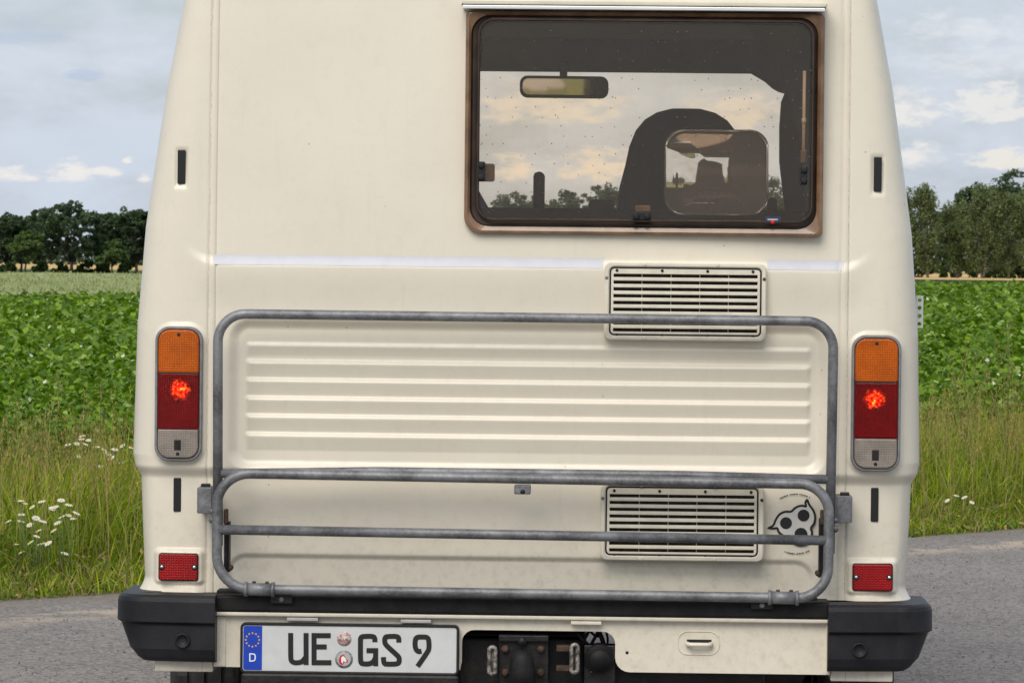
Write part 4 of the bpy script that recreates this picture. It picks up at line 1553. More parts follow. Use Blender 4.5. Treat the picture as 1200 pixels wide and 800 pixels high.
for (pa, pb, py) in ((335, 372, 726), (469, 505, 728), (669, 705, 729.5)):
    a, b = L(pa, py + 1.3, -0.074), L(pb, py - 1.3, -0.074)
    box('plate_lamp_clip', a[0], b[0], -0.072, -0.05, a[1] - 0.002, b[1], M['sticker'] if pa < 600 else M['paint'], val, 0.0015)

# ---------------------------------------------------------------- number plate
PY = -0.075
a, b = L(280, 789.5, PY), L(538, 733, PY)
po = rrect(a[0], b[0], a[1], b[1], 0.012, 5)
pf = inset(po, 0.0055)
holder = slab('number_plate', po, PY + 0.002, PY + 0.020, M['ink'], van, 0.002)
tag(holder, 'white number plate in a black holder')
frame_ring('holder_rim', po, pf, PY - 0.004, PY + 0.004, M['ink'], holder, 0.0018)
slab('plate_face', inset(pf, 0.0003), PY - 0.0005, PY + 0.003, M['white'], holder, 0.0008)
bx0 = L(284, 760, PY)[0]
bx1 = L(306, 760, PY)[0]
pa_ = inset(pf, 0.002)
zlo, zhi = min(p[1] for p in pa_), max(p[1] for p in pa_)
xlo = min(p[0] for p in pa_)
slab('country_band', rrect(xlo, bx1, zlo, zhi, 0, 5, rs=(0.005, 0.0005, 0.0005, 0.005)), PY - 0.0010, PY, M['blue'], holder)
sc = L(294.8, 750.5, PY)
star = []
for k in range(12):
    a_ = 2 * math.pi * k / 12
    ox, oz = sc[0] + 7.9 * PX * math.cos(a_), sc[1] + 7.9 * PX * math.sin(a_)
    pts_ = []
    for j in range(10):
        rr_ = 0.0030 if j % 2 == 0 else 0.0014
        b_ = R(90 + 36 * j)
        pts_.append((ox + rr_ * math.cos(b_), PY - 0.0014, oz + rr_ * math.sin(b_)))
    mk('star', pts_, [tuple(range(10))], M['yellow'], holder)


def gp(x0, pts_):
    return [L(x0 + zx / 8.0, 720 + zy / 8.0, PY) for zx, zy in pts_]


LW = 47 / 8.0 * PX
YL = PY - 0.0016
strokes_mesh('letter', [gp(270, [(173, 372), (173, 446)]), gp(270, smooth_path([(168, 375), (205, 375), (224, 385), (224, 430), (205, 443), (168, 443)], 1))], 11 / 8.0 * PX, YL, M['pure_white'], holder)
strokes_mesh('letter', [gp(270, smooth_path([(558, 178), (558, 400), (562, 440), (590, 458), (628, 458), (665, 450), (700, 405)], 2)), gp(270, [(703, 178), (703, 478)])], LW, YL, M['ink'], holder)
strokes_mesh('letter', [gp(270, [(778, 178), (778, 478)]), gp(270, [(760, 202), (935, 202)]), gp(270, [(760, 308), (897, 308)]), gp(270, [(760, 456), (941, 456)])], LW, YL, M['ink'], holder)
strokes_mesh('letter', [gp(400, smooth_path([(311, 262), (311, 225), (295, 207), (215, 207), (177, 215), (175, 260), (175, 420), (180, 462), (215, 468), (262, 467), (300, 445), (316, 405)], 2)), gp(400, [(318, 488), (318, 342), (232, 342)])], LW, YL, M['ink'], holder)
strokes_mesh('letter', [gp(400, smooth_path([(536, 265), (536, 220), (515, 207), (440, 207), (405, 215), (402, 265), (420, 295), (510, 375), (540, 405), (540, 455), (510, 468), (430, 469), (395, 465), (391, 402)], 2))], LW, YL, M['ink'], holder)
strokes_mesh('letter', [gp(400, smooth_path([(750, 345), (718, 352), (690, 320), (688, 245), (705, 214), (755, 212), (805, 214), (820, 250), (820, 320), (812, 345), (712, 490)], 2))], LW, YL, M['ink'], holder)
q = L(402.7, 749, PY)
s1 = disc_prof('seal_sticker', q[0], q[1], [(0.001, YL - 0.0002), (8.4 * PX, YL), (8.4 * PX, PY)], M['seal'], holder, 26)
q = L(402.5, 773, PY)
s2 = disc_prof('seal_sticker', q[0], q[1], [(0.001, YL - 0.0002), (10.4 * PX, YL), (10.4 * PX, PY)], M['seal_ring'], holder, 26)
mk('seal_face', [(q[0] + 8.0 * PX * math.cos(t), YL - 0.0012, q[1] + 8.0 * PX * math.sin(t)) for t in np.linspace(0, 2 * math.pi, 22)[:-1]], [tuple(range(21))], M['sticker'], s2)
mk('seal_shield', [(q[0] + dx * PX, YL - 0.0018, q[1] + dz * PX) for dx, dz in ((-6, -1), (-4, 4.5), (0, 5.5), (2, 1), (5, -1), (4, -4), (1, -3), (-2, -7), (-5, -5))], [tuple(range(9))], M['print_red'], s2)
mk('seal_horse', [(q[0] + dx * PX, YL - 0.0024, q[1] + dz * PX) for dx, dz in ((-3, -3), (-3.2, 2), (-1, 4), (1.2, 2), (3.5, -2), (1, -3.5), (0, -1), (-1.5, -5))], [tuple(range(8))], M['pure_white'], s2)
# step below the plate
a, b = L(282, 800, -0.07), L(538, 791.5, -0.07)
box('plate_step', a[0], b[0], -0.085, 0.0, a[1] - 0.02, b[1], M['dark_iron'], van, 0.006)

# ---------------------------------------------------------------- tow hitch
HY = -0.04
a, b = L(584, 806, HY), L(643, 744, HY)
hp = slab('tow_hitch', rrect(a[0], b[0], a[1] - 0.02, b[1], 0.003, 2), HY, HY + 0.02, M['dark_iron'], van, 0.002)
tag(hp, 'oily black tow hitch plate with four bolts')
a, b = L(584.5, 751, HY), L(643, 744.5, HY)
box('hitch_flange', a[0], b[0], HY - 0.014, HY + 0.01, a[1], b[1], M['dark_iron'], hp, 0.002)
for (bx, by) in ((592, 760.5), (634, 760.5), (592, 788), (633.5, 788)):
    q = L(bx, by, HY)
    disc_prof('bolt', q[0], q[1], [(0.001, HY - 0.013), (0.0075, HY - 0.013), (0.0085, HY - 0.010), (0.0085, HY - 0.004), (0.0105, HY - 0.0035), (0.0105, HY + 0.002)], M['rust'], hp, 6)
q = L(612, 765, HY - 0.06)
cap_prof = []
bx_, bz_ = q
V = []
tube('ball_cover', [(bx_, HY - 0.065, bz_ - 0.10), (bx_, HY - 0.065, bz_ - 0.04), (bx_, HY - 0.065, bz_ - 0.012), (bx_, HY - 0.065, bz_), (bx_, HY - 0.065, bz_ + 0.006)], 0.03, M['rubber'], hp, 22, radii=[0.033, 0.031, 0.027, 0.021, 0.010])
tube('hitch_neck', [(bx_, HY + 0.005, bz_ - 0.05), (bx_, HY - 0.05, bz_ - 0.09), (bx_, HY - 0.065, bz_ - 0.12)], 0.02, M['dark_iron'], hp, 14)
a = L(612, 752, HY - 0.02)
disc_prof('hitch_boss', a[0], a[1], [(0.001, HY - 0.018), (0.010, HY - 0.016), (0.012, HY - 0.010), (0.012, HY)], M['dark_iron'], hp, 16)
for (ex, ey, ey2) in ((577, 758.5, 790), (673.5, 755.5, 788)):
    p0, p1 = L(ex, ey, HY - 0.03), L(ex, ey2, HY - 0.03)
    x = p0[0]
    o = tube('safety_chain_eye', fillet([(x - 0.0075, HY - 0.03, p0[1]), (x + 0.0075, HY - 0.03, p0[1]), (x + 0.0075, HY - 0.03, p1[1]), (x - 0.0075, HY - 0.03, p1[1])], 0.0072, 5, True), 0.0052, M['worn_zinc'], hp, 10, True)
    box('eye_plate', x - 0.004, x + 0.004, HY - 0.022, HY + 0.03, p1[1], p0[1], M['worn_zinc'] if ex < 600 else M['rust'], hp)
for (ya, yb, m) in ((756, 763, 'rust'), (780, 786, 'rust')):
    a, b = L(652, yb, HY), L(668, ya, HY)
    box('hitch_tab', a[0], b[0], HY - 0.01, HY + 0.02, a[1], b[1], M[m], hp, 0.002)
q = L(702.5, 772, HY - 0.02)
sock = disc_prof('trailer_socket', q[0], q[1], [(0.001, HY - 0.040), (0.022, HY - 0.040), (0.0235, HY - 0.036), (0.024, HY - 0.020), (0.033, HY - 0.018), (0.035, HY - 0.013), (0.035, HY + 0.03)], M['rubber'], hp, 30)
a, b = L(684, 812, HY), L(721.5, 756, HY)
box('socket_bracket', a[0], b[0], HY, HY + 0.008, a[1], b[1], M['dark_iron'], hp, 0.003)
for (ex, ey) in ((690, 760), (714, 764), (693, 788)):
    q2 = L(ex, ey, HY - 0.022)
    screw('socket_screw', q2[0], q2[1], HY - 0.014, 0.004, M['dark_iron'], hp)
# cross member behind, cables, chassis
a, b = L(541, 797, 0.02), L(684, 749, 0.02)
box('cross_member', a[0] - 0.25, b[0], 0.02, 0.09, a[1] - 0.02, b[1], M['dark_iron'], van, 0.006)
a, b = L(684, 797, 0.02), L(750, 757, 0.02)
box('cross_member', a[0], b[0] + 0.3, 0.02, 0.09, a[1] - 0.02, b[1], M['dark_iron'], van, 0.006)
for k, (p, q_, w_) in enumerate((((672, 741), (689, 756), 0.006), ((692, 741), (682, 757), 0.005), ((699, 739), (708, 757), 0.007), ((704, 741), (692, 758), 0.005), ((709, 740), (712, 756), 0.0035), ((690, 742), (703, 747), 0.004))):
    s_, e_2 = L(*p, -0.01), L(*q_, -0.01)
    mid = ((s_[0] + e_2[0]) / 2 + 0.004 * (-1) ** k, -0.012 + 0.004 * k, (s_[1] + e_2[1]) / 2)
    tube('cable', fillet([(s_[0], 0.0 + 0.004 * k, s_[1] + 0.01), mid, (e_2[0], 0.0 + 0.004 * k, e_2[1])], 0.02), w_ * 0.8, M['rubber'], van, 8)
box('chassis_rail', -0.50, -0.42, 0.1, 4.3, 0.47, 0.598, M['black'], van)
box('chassis_rail', 0.42, 0.50, 0.1, 4.3, 0.47, 0.598, M['black'], van)
tube('rear_axle', [(-0.75, 1.35, 0.33), (-0.12, 1.35, 0.33), (0, 1.35, 0.33), (0.12, 1.35, 0.33), (0.75, 1.35, 0.33)], 0.06, M['black'], van, 14, radii=[0.05, 0.055, 0.14, 0.055, 0.05])
box('fuel_tank', -0.40, 0.02, 1.9, 2.9, 0.26, 0.52, M['black'], van, 0.03)
box('spare_wheel_carrier', -0.41, 0.14, 0.35, 0.95, 0.34, 0.555, M['black'], van, 0.06)
tube('silencer', [(0.60, 0.3, 0.42), (0.60, 0.9, 0.42)], 0.09, M['dark_iron'], van, 18)

# wheels
def wheel(x, y, w=0.20, r=0.345):
    V, F = [], []
    n = 72
    prof_ = [(-w / 2 + 0.01, 0.20), (-w / 2, 0.25), (-w / 2, 0.31), (-w / 2 + 0.015, r - 0.008), (-w / 2 + 0.03, r)]
    for gx in (-0.045, 0.0, 0.045):
        prof_ += [(gx - 0.006, r), (gx - 0.004, r - 0.011), (gx + 0.004, r - 0.011), (gx + 0.006, r)]
    prof_ += [(w / 2 - 0.03, r), (w / 2 - 0.015, r - 0.008), (w / 2, 0.31), (w / 2, 0.25), (w / 2 - 0.01, 0.20)]
    for (px_, pr) in prof_:
        for k in range(n):
            a = 2 * math.pi * k / n
            rr_ = pr - (0.006 if (k % 2 == 0 and pr >= r - 0.001 and abs(px_) > 0.05) else 0)
            V.append((px_, rr_ * math.cos(a), rr_ * math.sin(a)))
    for j in range(len(prof_) - 1):
        for k in range(n):
            F.append((j * n + k, j * n + (k + 1) % n, (j + 1) * n + (k + 1) % n, (j + 1) * n + k))
    o = fix(mk('wheel', V, F, M['tyre'], van, False))
    o.location = (x, y, r)
    rim = []
    for (px_, pr) in ((-0.05, 0.02), (-0.06, 0.10), (-0.02, 0.17), (-0.08, 0.205), (0.08, 0.205), (0.05, 0.16), (0.06, 0.02)):
        rim += [(px_, pr * math.cos(2 * math.pi * k / 32), pr * math.sin(2 * math.pi * k / 32)) for k in range(32)]
    ff_ = [(j * 32 + k, j * 32 + (k + 1) % 32, (j + 1) * 32 + (k + 1) % 32, (j + 1) * 32 + k) for j in range(6) for k in range(32)]
    fix(mk('rim', rim, ff_, M['gasket'], o, True))
    return o


x_ = (L(198, 795, 1.05)[0] + 0.10)
wheel(x_, 1.35)
wheel(-x_ - 0.01, 1.35)
wheel(-0.80, 3.85)
wheel(0.80, 3.85)

# perforated hinge plate on the right flank
a, b = L(1073.5, 384, 0.35), L(1081.0, 346.5, 0.35)
hx = float(hw(1.3)) + 0.007
zt_, zb_ = b[1], a[1]
xo_ = b[0]
pv = []
bm = bmesh.new()
# strip with real holes: outline quads round four holes
cells = 4
hh = (zt_ - zb_) / cells
xi = hx - 0.004
for k in range(cells):
    z0_, z1_ = zb_ + hh * k, zb_ + hh * (k + 1)
    cxx, czz, rr_ = (xi + 0.012 + xo_) / 2, (z0_ + z1_) / 2, 0.0052
    n = 16
    inner, outerp = [], []
    for j in range(n):
        an = 2 * math.pi * j / n + math.pi / n
        c_, s_ = math.cos(an), math.sin(an)
        kx = min((xo_ - xi) / 2 / max(1e-6, abs(c_)), hh / 2 / max(1e-6, abs(s_)))
        inner.append((cxx + rr_ * c_, czz + rr_ * s_))
        outerp.append(((xo_ + xi) / 2 + kx * c_, czz + kx * s_))
    for y_ in (0.35, 0.353):
        vi = [bm.verts.new((p[0], y_, p[1])) for p in inner]
        vo = [bm.verts.new((p[0], y_, p[1])) for p in outerp]
        for j in range(n):
            j2 = (j + 1) % n
            bm.faces.new((vi[j], vi[j2], vo[j2], vo[j]))
me = bpy.data.meshes.new('hinge_plate')
bm.to_mesh(me)
bm.free()
me.materials.append(M['perf'])
link(bpy.data.objects.new('hinge_plate', me), van)
box('hinge_base', hx - 0.01, hx + 0.006, 0.32, 0.40, zb_ - 0.018, zt_ + 0.012, M['black'], van, 0.003)

# ------------------------------------------------------------------ bicycle rack (galvanised tube)
YU, YH = -0.065, -0.098
rack = empty('bicycle_rack', (XC, 0, L(610, 700)[1]), -YAW)
rz = rack.location.z
tag(rack, 'grey galvanised tube bicycle rack folded up against the van rear', 'bike rack')


def K(px, py, Y):
    x, z = L(px, py, Y)
    return (x, Y, z - rz)


TR = 5.8 * PX
up = [K(254, 640, YU), K(254.5, 367.5, YU), K(976.5, 376.5, YU), K(972, 648, YU)]
tube('upper_frame', fillet(up, [0, 0.066, 0.066, 0], 10), TR, M['galv'], rack, 16)
tube('upper_frame_cross_tube', [K(258, 555, YU), K(440, 552.5, YU), K(800, 556.5, YU), K(970, 561, YU)], TR * 0.93, M['galv'], rack, 16)
hoop = [K(253, 554.5, YH), K(971.5, 567, YH), K(970, 700.5, YH), K(253, 690.5, YH)]
tube('lower_hoop', fillet(hoop, [0.078, 0.07, 0.074, 0.080], 10, True), TR * 1.02, M['galv'], rack, 16, True)
tube('middle_tube', [K(256, 621, YH), K(967, 632.5, YH)], TR * 1.0, M['galv'], rack, 16)
for (xa, ya, xb, yb) in ((287, 691, 319, 691.5), (902, 699.5, 934, 700)):
    p0, p1 = Vector(K(xa, ya, YH)), Vector(K(xb, yb, YH))
    sl = tube('clamp_sleeve', [p0, p1], TR * 1.28, M['galv'], rack, 18)
    for e in (p0, p1):
        d = (p1 - p0).normalized() * 0.004
        tube('sleeve_ring', [e - d, e + d], TR * 1.5, M['galv'], sl, 18)
    for t in (0.3, 0.78):
        q = p0.lerp(p1, t)
        tube('sleeve_bolt', [q + Vector((0, 0, TR * 1.2)), q + Vector((0, 0, TR * 1.62))], 0.0045, M['rust'], sl, 8)
for (px_, py_) in ((329, 702.5), (893, 708)):
    a, b = K(px_ - 13, py_ + 5, -0.085), K(px_ + 13, py_ - 5, -0.085)
    pl = slab('foot_plate', rrect(a[0], b[0], a[2], b[2], 0.004, 3), -0.088, -0.05, M['dark_iron'], rack, 0.001)
    pl.name = 'foot_plate'
    q = K(px_, py_ + 0.5, -0.088)
    screw('foot_bolt', q[0], q[2], -0.089, 0.007, M['galv'], pl, 0.004)
for sg, (xa, xb, ya, yb) in ((-1, (229.5, 247, 571.5, 602)), (1, (980, 998.5, 580.5, 611.5))):
    a, b = K(xa, yb, -0.06), K(xb, ya, -0.06)
    br = slab('side_bracket', rrect(a[0], b[0], a[2], b[2], 0.003, 3), -0.062, 0.035, M['galv'], rack, 0.0015)
    bx0_, bx1_ = (b[0] - 0.012, b[0] + 0.018) if sg < 0 else (a[0] - 0.018, a[0] + 0.012)
    xcb = (b[0] + 0.004) if sg < 0 else (a[0] - 0.004)
    for kz, rr_ in ((a[2] + 0.006, 0.0075), (a[2] - 0.014, 0.009)):
        bs = bmesh.new()
        bmesh.ops.create_icosphere(bs, subdivisions=2, radius=rr_)
        for v in bs.verts:
            v.co += Vector((xcb, -0.082, kz))
        me = bpy.data.meshes.new('bracket_bolt')
        bs.to_mesh(me)
        bs.free()
        me.materials.append(M['galv'])
        me.polygons.foreach_set('use_smooth', np.ones(len(me.polygons), dtype=bool))
        link(bpy.data.objects.new('bracket_bolt', me), br)
    xs_ = (a[0] + b[0]) / 2
    box('bracket_nut', xs_ - 0.010, xs_ + 0.012, -0.05, -0.03, b[2] - 0.001, b[2] + 0.008, M['dark_iron'], br, 0.002)
for sg, px0, ptop, pbot in ((-1, 263.5, 602, 671), (1, 963.5, 597, 676)):
    a, b = K(px0 - 2.0, pbot, -0.06), K(px0 + 2.4, ptop, -0.06)
    st_ = box('strut', a[0], b[0], -0.072, -0.040, a[2], b[2], M['dark_iron'], rack, 0.0015)
    box('strut_flange', b[0] + 0.001 if sg < 0 else a[0] - 0.005, b[0] + 0.005 if sg < 0 else a[0] - 0.001, -0.066, -0.03, a[2], b[2] - 0.02, M['dark_iron'], st_)
    q = K(px0 + (4.5 if sg < 0 else -5), pbot - 4.5, -0.06)
    disc_prof('strut_bolt', q[0], q[2], [(0.001, -0.066), (0.0065, -0.065), (0.007, -0.061), (0.007, -0.03)], M['rust'], st_, 8)
    a, b = K(px0 - 2.5, 614, -0.07), K(px0 + 2.5, 597, -0.07)
    box('strut_head', a[0], b[0], -0.082, -0.05, a[2], b[2], M['rust'], st_, 0.003)
a, b = K(602.5, 581, YH), K(622, 568, YH)
cl = box('centre_clip', a[0], b[0], YH - 0.004, YH + 0.02, a[2] + 0.004, b[2], M['galv'], rack, 0.003)
q = K(612.5, 576, YH)
screw('clip_bolt', q[0], q[2], YH - 0.004, 0.0058, M['dark_iron'], cl, 0.005)

# ------------------------------------------------------------------ vegetation
def quads_mesh(name, C, T, B, sx, sy, cols, mat, parent=None, bend=0.0, N=None):
    """rhombic leaves: centres C, tangents T, B, half sizes sx, sy"""
    n = len(C)
    V = np.empty((n, 4, 3), np.float32)
    V[:, 0] = C - T * sx[:, None]
    V[:, 1] = C - B * sy[:, None]
    V[:, 2] = C + T * sx[:, None]
    V[:, 3] = C + B * sy[:, None]
    if bend and N is not None:
        V[:, 1] += N * (bend * sy)[:, None]
        V[:, 3] += N * (bend * sy)[:, None]
    F = np.arange(n * 4).reshape(n, 4)
    return mk(name, V.reshape(-1, 3), F, mat, parent, False, np.repeat(cols, 4, 0))


def frames(n, up=0.5, r=rng):
    N = r.normal(size=(n, 3))
    N[:, 2] = np.abs(N[:, 2]) + up
    N /= np.linalg.norm(N, axis=1)[:, None]
    A = r.normal(size=(n, 3))
    T = np.cross(N, A)
    T /= np.linalg.norm(T, axis=1)[:, None]
    return N, T, np.cross(N, T)


def vnoise(x, y, seed=0):
    """cheap smooth 2-D noise"""
    r = np.random.default_rng(seed)
    s = np.zeros_like(x)
    for k in range(7):
        a = r.uniform(0, 2 * math.pi)
        f = r.uniform(0.6, 2.2)
        s += np.sin((x * math.cos(a) + y * math.sin(a)) * f * 2 + r.uniform(0, 6.28))
    return s / 7


# potato crop: leaves over rows of bushy plants
def potato():
    r = np.random.default_rng(11)
    C_, S_ = [], []
    bins = [(20.5, 30, 190000), (30, 45, 170000), (45, 70, 130000), (70, 110, 80000), (110, 180, 50000), (180, 290, 34000)]
    for d0, d1, n in bins:
        u = r.random(n)
        d = 1.0 / (1.0 / d0 + u * (1.0 / d1 - 1.0 / d0))
        X_ = (r.random(n) * 2 - 1) * (0.135 * d + 1.2)
        Y_ = d - DIST
        v = -0.748 * X_ + 0.663 * (Y_ - EDGE_A)
        ok = ((np.abs(X_ - 0.003 * d) > 0.05 * d) | (r.random(n) < 0.3)) & (v > 2.55 + 0.25 * np.sin(X_ * 2.1)) & (d < boundary(X_) - 1.0)
        X_, Y_, d, v = X_[ok], Y_[ok], d[ok], v[ok]
        ridge = 0.5 + 0.5 * np.cos(v * 2 * math.pi / 0.75)
        bush = vnoise(X_ * 2.6, Y_ * 2.6, 3)
        can = 0.50 + 0.10 * ridge + 0.19 * bush + 0.08 * vnoise(X_ * 0.25, Y_ * 0.25, 5)
        can *= np.clip((v - 2.4) / 0.6, 0.45, 1)
        dep = r.random(len(X_)) ** 1.2 * 0.46
        z = np.maximum(0.03, can - dep)
        C_.append(np.stack([X_, Y_, z], 1))
        S_.append(0.0245 * (d / 26) ** 0.78 * r.uniform(0.65, 1.35, len(X_)))
    C = np.concatenate(C_)
    s = np.concatenate(S_)
    n = len(C)
    N, T, B = frames(n, 0.9, r)
    t = r.random(n)[:, None]
    c = np.array([0.050, 0.125, 0.006]) * (1 - t) + np.array([0.21, 0.345, 0.020]) * t
    pale = r.random(n) < 0.08
    c[pale] = np.array([0.33, 0.44, 0.12])
    c *= r.uniform(0.8, 1.15, n)[:, None]
    o = quads_mesh('potato_crop', C, T, B, s * 1.25, s * 0.8, c, M['potato'], None, 0.25, N)
    tag(o, 'leafy green potato crop filling the field behind the verge', kind='stuff')
    # blossoms standing just above the leaves
    k = r.choice(n, 420, replace=False)
    k = k[C[k, 2] > 0.42]
    Cb = C[k] + np.array([0, 0, 0.10])
    N, T, B = frames(len(k), 0.1, r)
    N[:, 1] -= 1.0
    N /= np.linalg.norm(N, axis=1)[:, None]
    T = np.cross(N, np.array([0, 0, 1.0]))
    T /= np.linalg.norm(T, axis=1)[:, None]
    B = np.cross(N, T)
    sb = s[k] * 0.55
    o = quads_mesh('potato_blossom', Cb, T, B, sb, sb, np.tile(np.array([0.72, 0.74, 0.58]), (len(k), 1)), M['potato'])
    tag(o, 'small whitish potato blossoms dotted over the crop', kind='stuff')


potato()


# barley ears breaking the surface of the pale field
def barley_ears():
    r = np.random.default_rng(17)
    n = 26000
    d = 1.0 / (1.0 / 80 + r.random(n) * (1.0 / 268 - 1.0 / 80))
    X_ = -0.155 * d + r.random(n) * 0.33 * d
    ok = d > boundary(X_) - 0.5
    X_, d = X_[ok], d[ok]
    n = len(X_)
    P = np.stack([X_, d - DIST, 0.50 + r.random(n) * 0.16], 1)
    N, T, B = frames(n, 0.2, r)
    T = np.array([0, 0, 1.0]) + 0.35 * T
    T /= np.linalg.norm(T, axis=1)[:, None]
    B = np.cross(T, N)
    B /= np.linalg.norm(B, axis=1)[:, None]
    c = np.array([0.36, 0.38, 0.19]) * r.uniform(0.55, 1.25, n)[:, None]
    s = 0.9 * d / FPX
    o = quads_mesh('barley_ear', P, T, B, s * 2.6, s * 1.0, c, M['grass'])
    tag(o, 'pale barley ears over the strip of field on the left', kind='stuff')


barley_ears()


# verge grass
def blades(name, u, v, h, w, lean_, cols, label, r, mat=None):
    n = len(u)
    X_ = E_DIR.x * u + E_NRM.x * v
    Y_ = EDGE_A + E_DIR.y * u + E_NRM.y * v
    az_ = r.uniform(0, 2 * math.pi, n)
    wx, wy_ = np.cos(az_), np.sin(az_)
    la = r.uniform(0, 2 * math.pi, n)
    lx, ly = np.cos(la) * lean_, np.sin(la) * lean_
    V = np.zeros((n, 7, 3), np.float32)
    for i, (t, k) in enumerate(((0.0, 1.0), (0.40, 0.85), (0.75, 0.55))):
        px_ = X_ + lx * h * t * t
        py_ = Y_ + ly * h * t * t
        pz = h * (t - 0.25 * lean_ * t * t)
        V[:, 2 * i] = np.stack([px_ - wx * w * k, py_ - wy_ * w * k, pz - 0.01], 1)
        V[:, 2 * i + 1] = np.stack([px_ + wx * w * k, py_ + wy_ * w * k, pz - 0.01], 1)
    V[:, 6] = np.stack([X_ + lx * h, Y_ + ly * h, h * (1 - 0.25 * lean_ - 0.25 * lean_ ** 2)], 1)
    i = np.arange(n)[:, None] * 7
    Q = np.concatenate([i + np.array([[0, 1, 3, 2]]), i + np.array([[2, 3, 5, 4]])], 0)
    T3 = i + np.array([[4, 5, 6]])
    o = mk(name, V.reshape(-1, 3), [Q, T3], mat or M['grass'], None, False, np.repeat(cols, 7, 0))
    tag(o, label, kind='stuff')
    return o


def verge():
    r = np.random.default_rng(21)
    n = 135000
    u = r.uniform(-7.5, 8.0, n)
    v = r.random(n) ** 0.8 * 2.95 - 0.03 + 0.05 * np.sin(u * 3.1)
    tuft = vnoise(u * 2.2, v * 2.2, 9)
    h = (0.10 + 0.36 * smst(v, 0.05, 1.1)) * r.uniform(0.55, 1.25, n) * (1 + 0.35 * tuft)
    h *= 1 - 0.25 * smst(v, 2.2, 2.9)
    w = r.uniform(0.0022, 0.0048, n) * (1 + 0.3 * (h > 0.3))
    ln = np.abs(r.normal(0.0, 0.75, n)) + 0.12
    t = np.clip(r.random(n) + 0.35 * tuft, 0, 1)[:, None]
    c = np.array([0.12, 0.22, 0.010]) * (1 - t) + np.array([0.42, 0.49, 0.040]) * t
    dry = r.random(n) < (0.10 + 0.25 * (v < 0.5))
    c[dry] = np.array([0.40, 0.34, 0.15]) * r.uniform(0.7, 1.1, dry.sum())[:, None] * 1.1
    c *= r.uniform(0.45, 1.35, n)[:, None]
    blades('verge_grass', u, v, h, w, ln, c, 'long uneven green grass along the road verge', r)
    # seed stalks
    n = 5500
    u = r.uniform(-7.5, 8.0, n)
    v = r.uniform(0.35, 2.9, n)
    h = r.uniform(0.40, 0.72, n)
    tall = r.random(n) < 0.05
    h[tall] = r.uniform(0.75, 0.98, tall.sum())
    w = np.full(n, 0.0022)
    ln = np.abs(r.normal(0, 0.18, n)) + 0.03
    c = np.array([0.42, 0.31, 0.16]) * r.uniform(0.7, 1.2, n)[:, None]
    grn = r.random(n) < 0.5
    c[grn] = np.array([0.34, 0.36, 0.11])
    X_ = E_DIR.x * u + E_NRM.x * v
    Y_ = EDGE_A + E_DIR.y * u + E_NRM.y * v
    st = r.bit_generator.state
    blades('grass_stalk', u, v, h, w, ln, c, 'thin dry grass stalks rising above the verge', r)
    r.bit_generator.state = st
    r.uniform(0, 2 * math.pi, n)
    la = r.uniform(0, 2 * math.pi, n)
    top = np.stack([X_ + np.cos(la) * ln * h, Y_ + np.sin(la) * ln * h, h * (1 - 0.25 * ln - 0.25 * ln ** 2)], 1)
    m = 9
    P = np.repeat(top, m, 0)
    k = np.tile(np.linspace(0, 1, m), n)
    hh_ = np.repeat(h, m) * 0.24
    P[:, 2] -= k * hh_
    spread = 0.004 + 0.012 * k
    P[:, :2] += r.normal(size=(n * m, 2)) * spread[:, None]
    N, T, B = frames(len(P), 0.1, r)
    T = np.tile(np.array([0, 0, 1.0]), (len(P), 1)) + 0.5 * T
    T /= np.linalg.norm(T, axis=1)[:, None]
    cc = np.repeat(c, m, 0) * np.array([1.05, 0.92, 0.8])
    o = quads_mesh('grass_seed_head', P, T, B, np.full(len(P), 0.011), np.full(len(P), 0.0032), cc, M['grass'])
    tag(o, 'brownish feathery seed heads on the verge grass', kind='stuff')
    # low broad-leaved weeds, some dry and reddish, along the tarmac
    n = 24000
    u = r.uniform(-7.5, 8.0, n)
    v = np.abs(r.normal(0, 0.75, n)) - 0.05
    P = np.stack([E_DIR.x * u + E_NRM.x * v, EDGE_A + E_DIR.y * u + E_NRM.y * v, r.uniform(0.01, 0.16, n) * np.clip(v * 2, 0.25, 1.5)], 1)
    N, T, B = frames(n, 0.5, r)
    c = np.array([0.17, 0.26, 0.045]) * r.uniform(0.5, 1.4, n)[:, None]
    q = r.random(n)
    c[q < 0.30] = np.array([0.46, 0.35, 0.15])
    c[q < 0.03] = np.array([0.20, 0.06, 0.04])
    o = quads_mesh('verge_weed', P, T, B, np.full(n, 0.016) * r.uniform(.6, 1.4, n), np.full(n, 0.008), c, M['grass'])
    tag(o, 'low dry weeds edging the tarmac', kind='stuff')


verge()


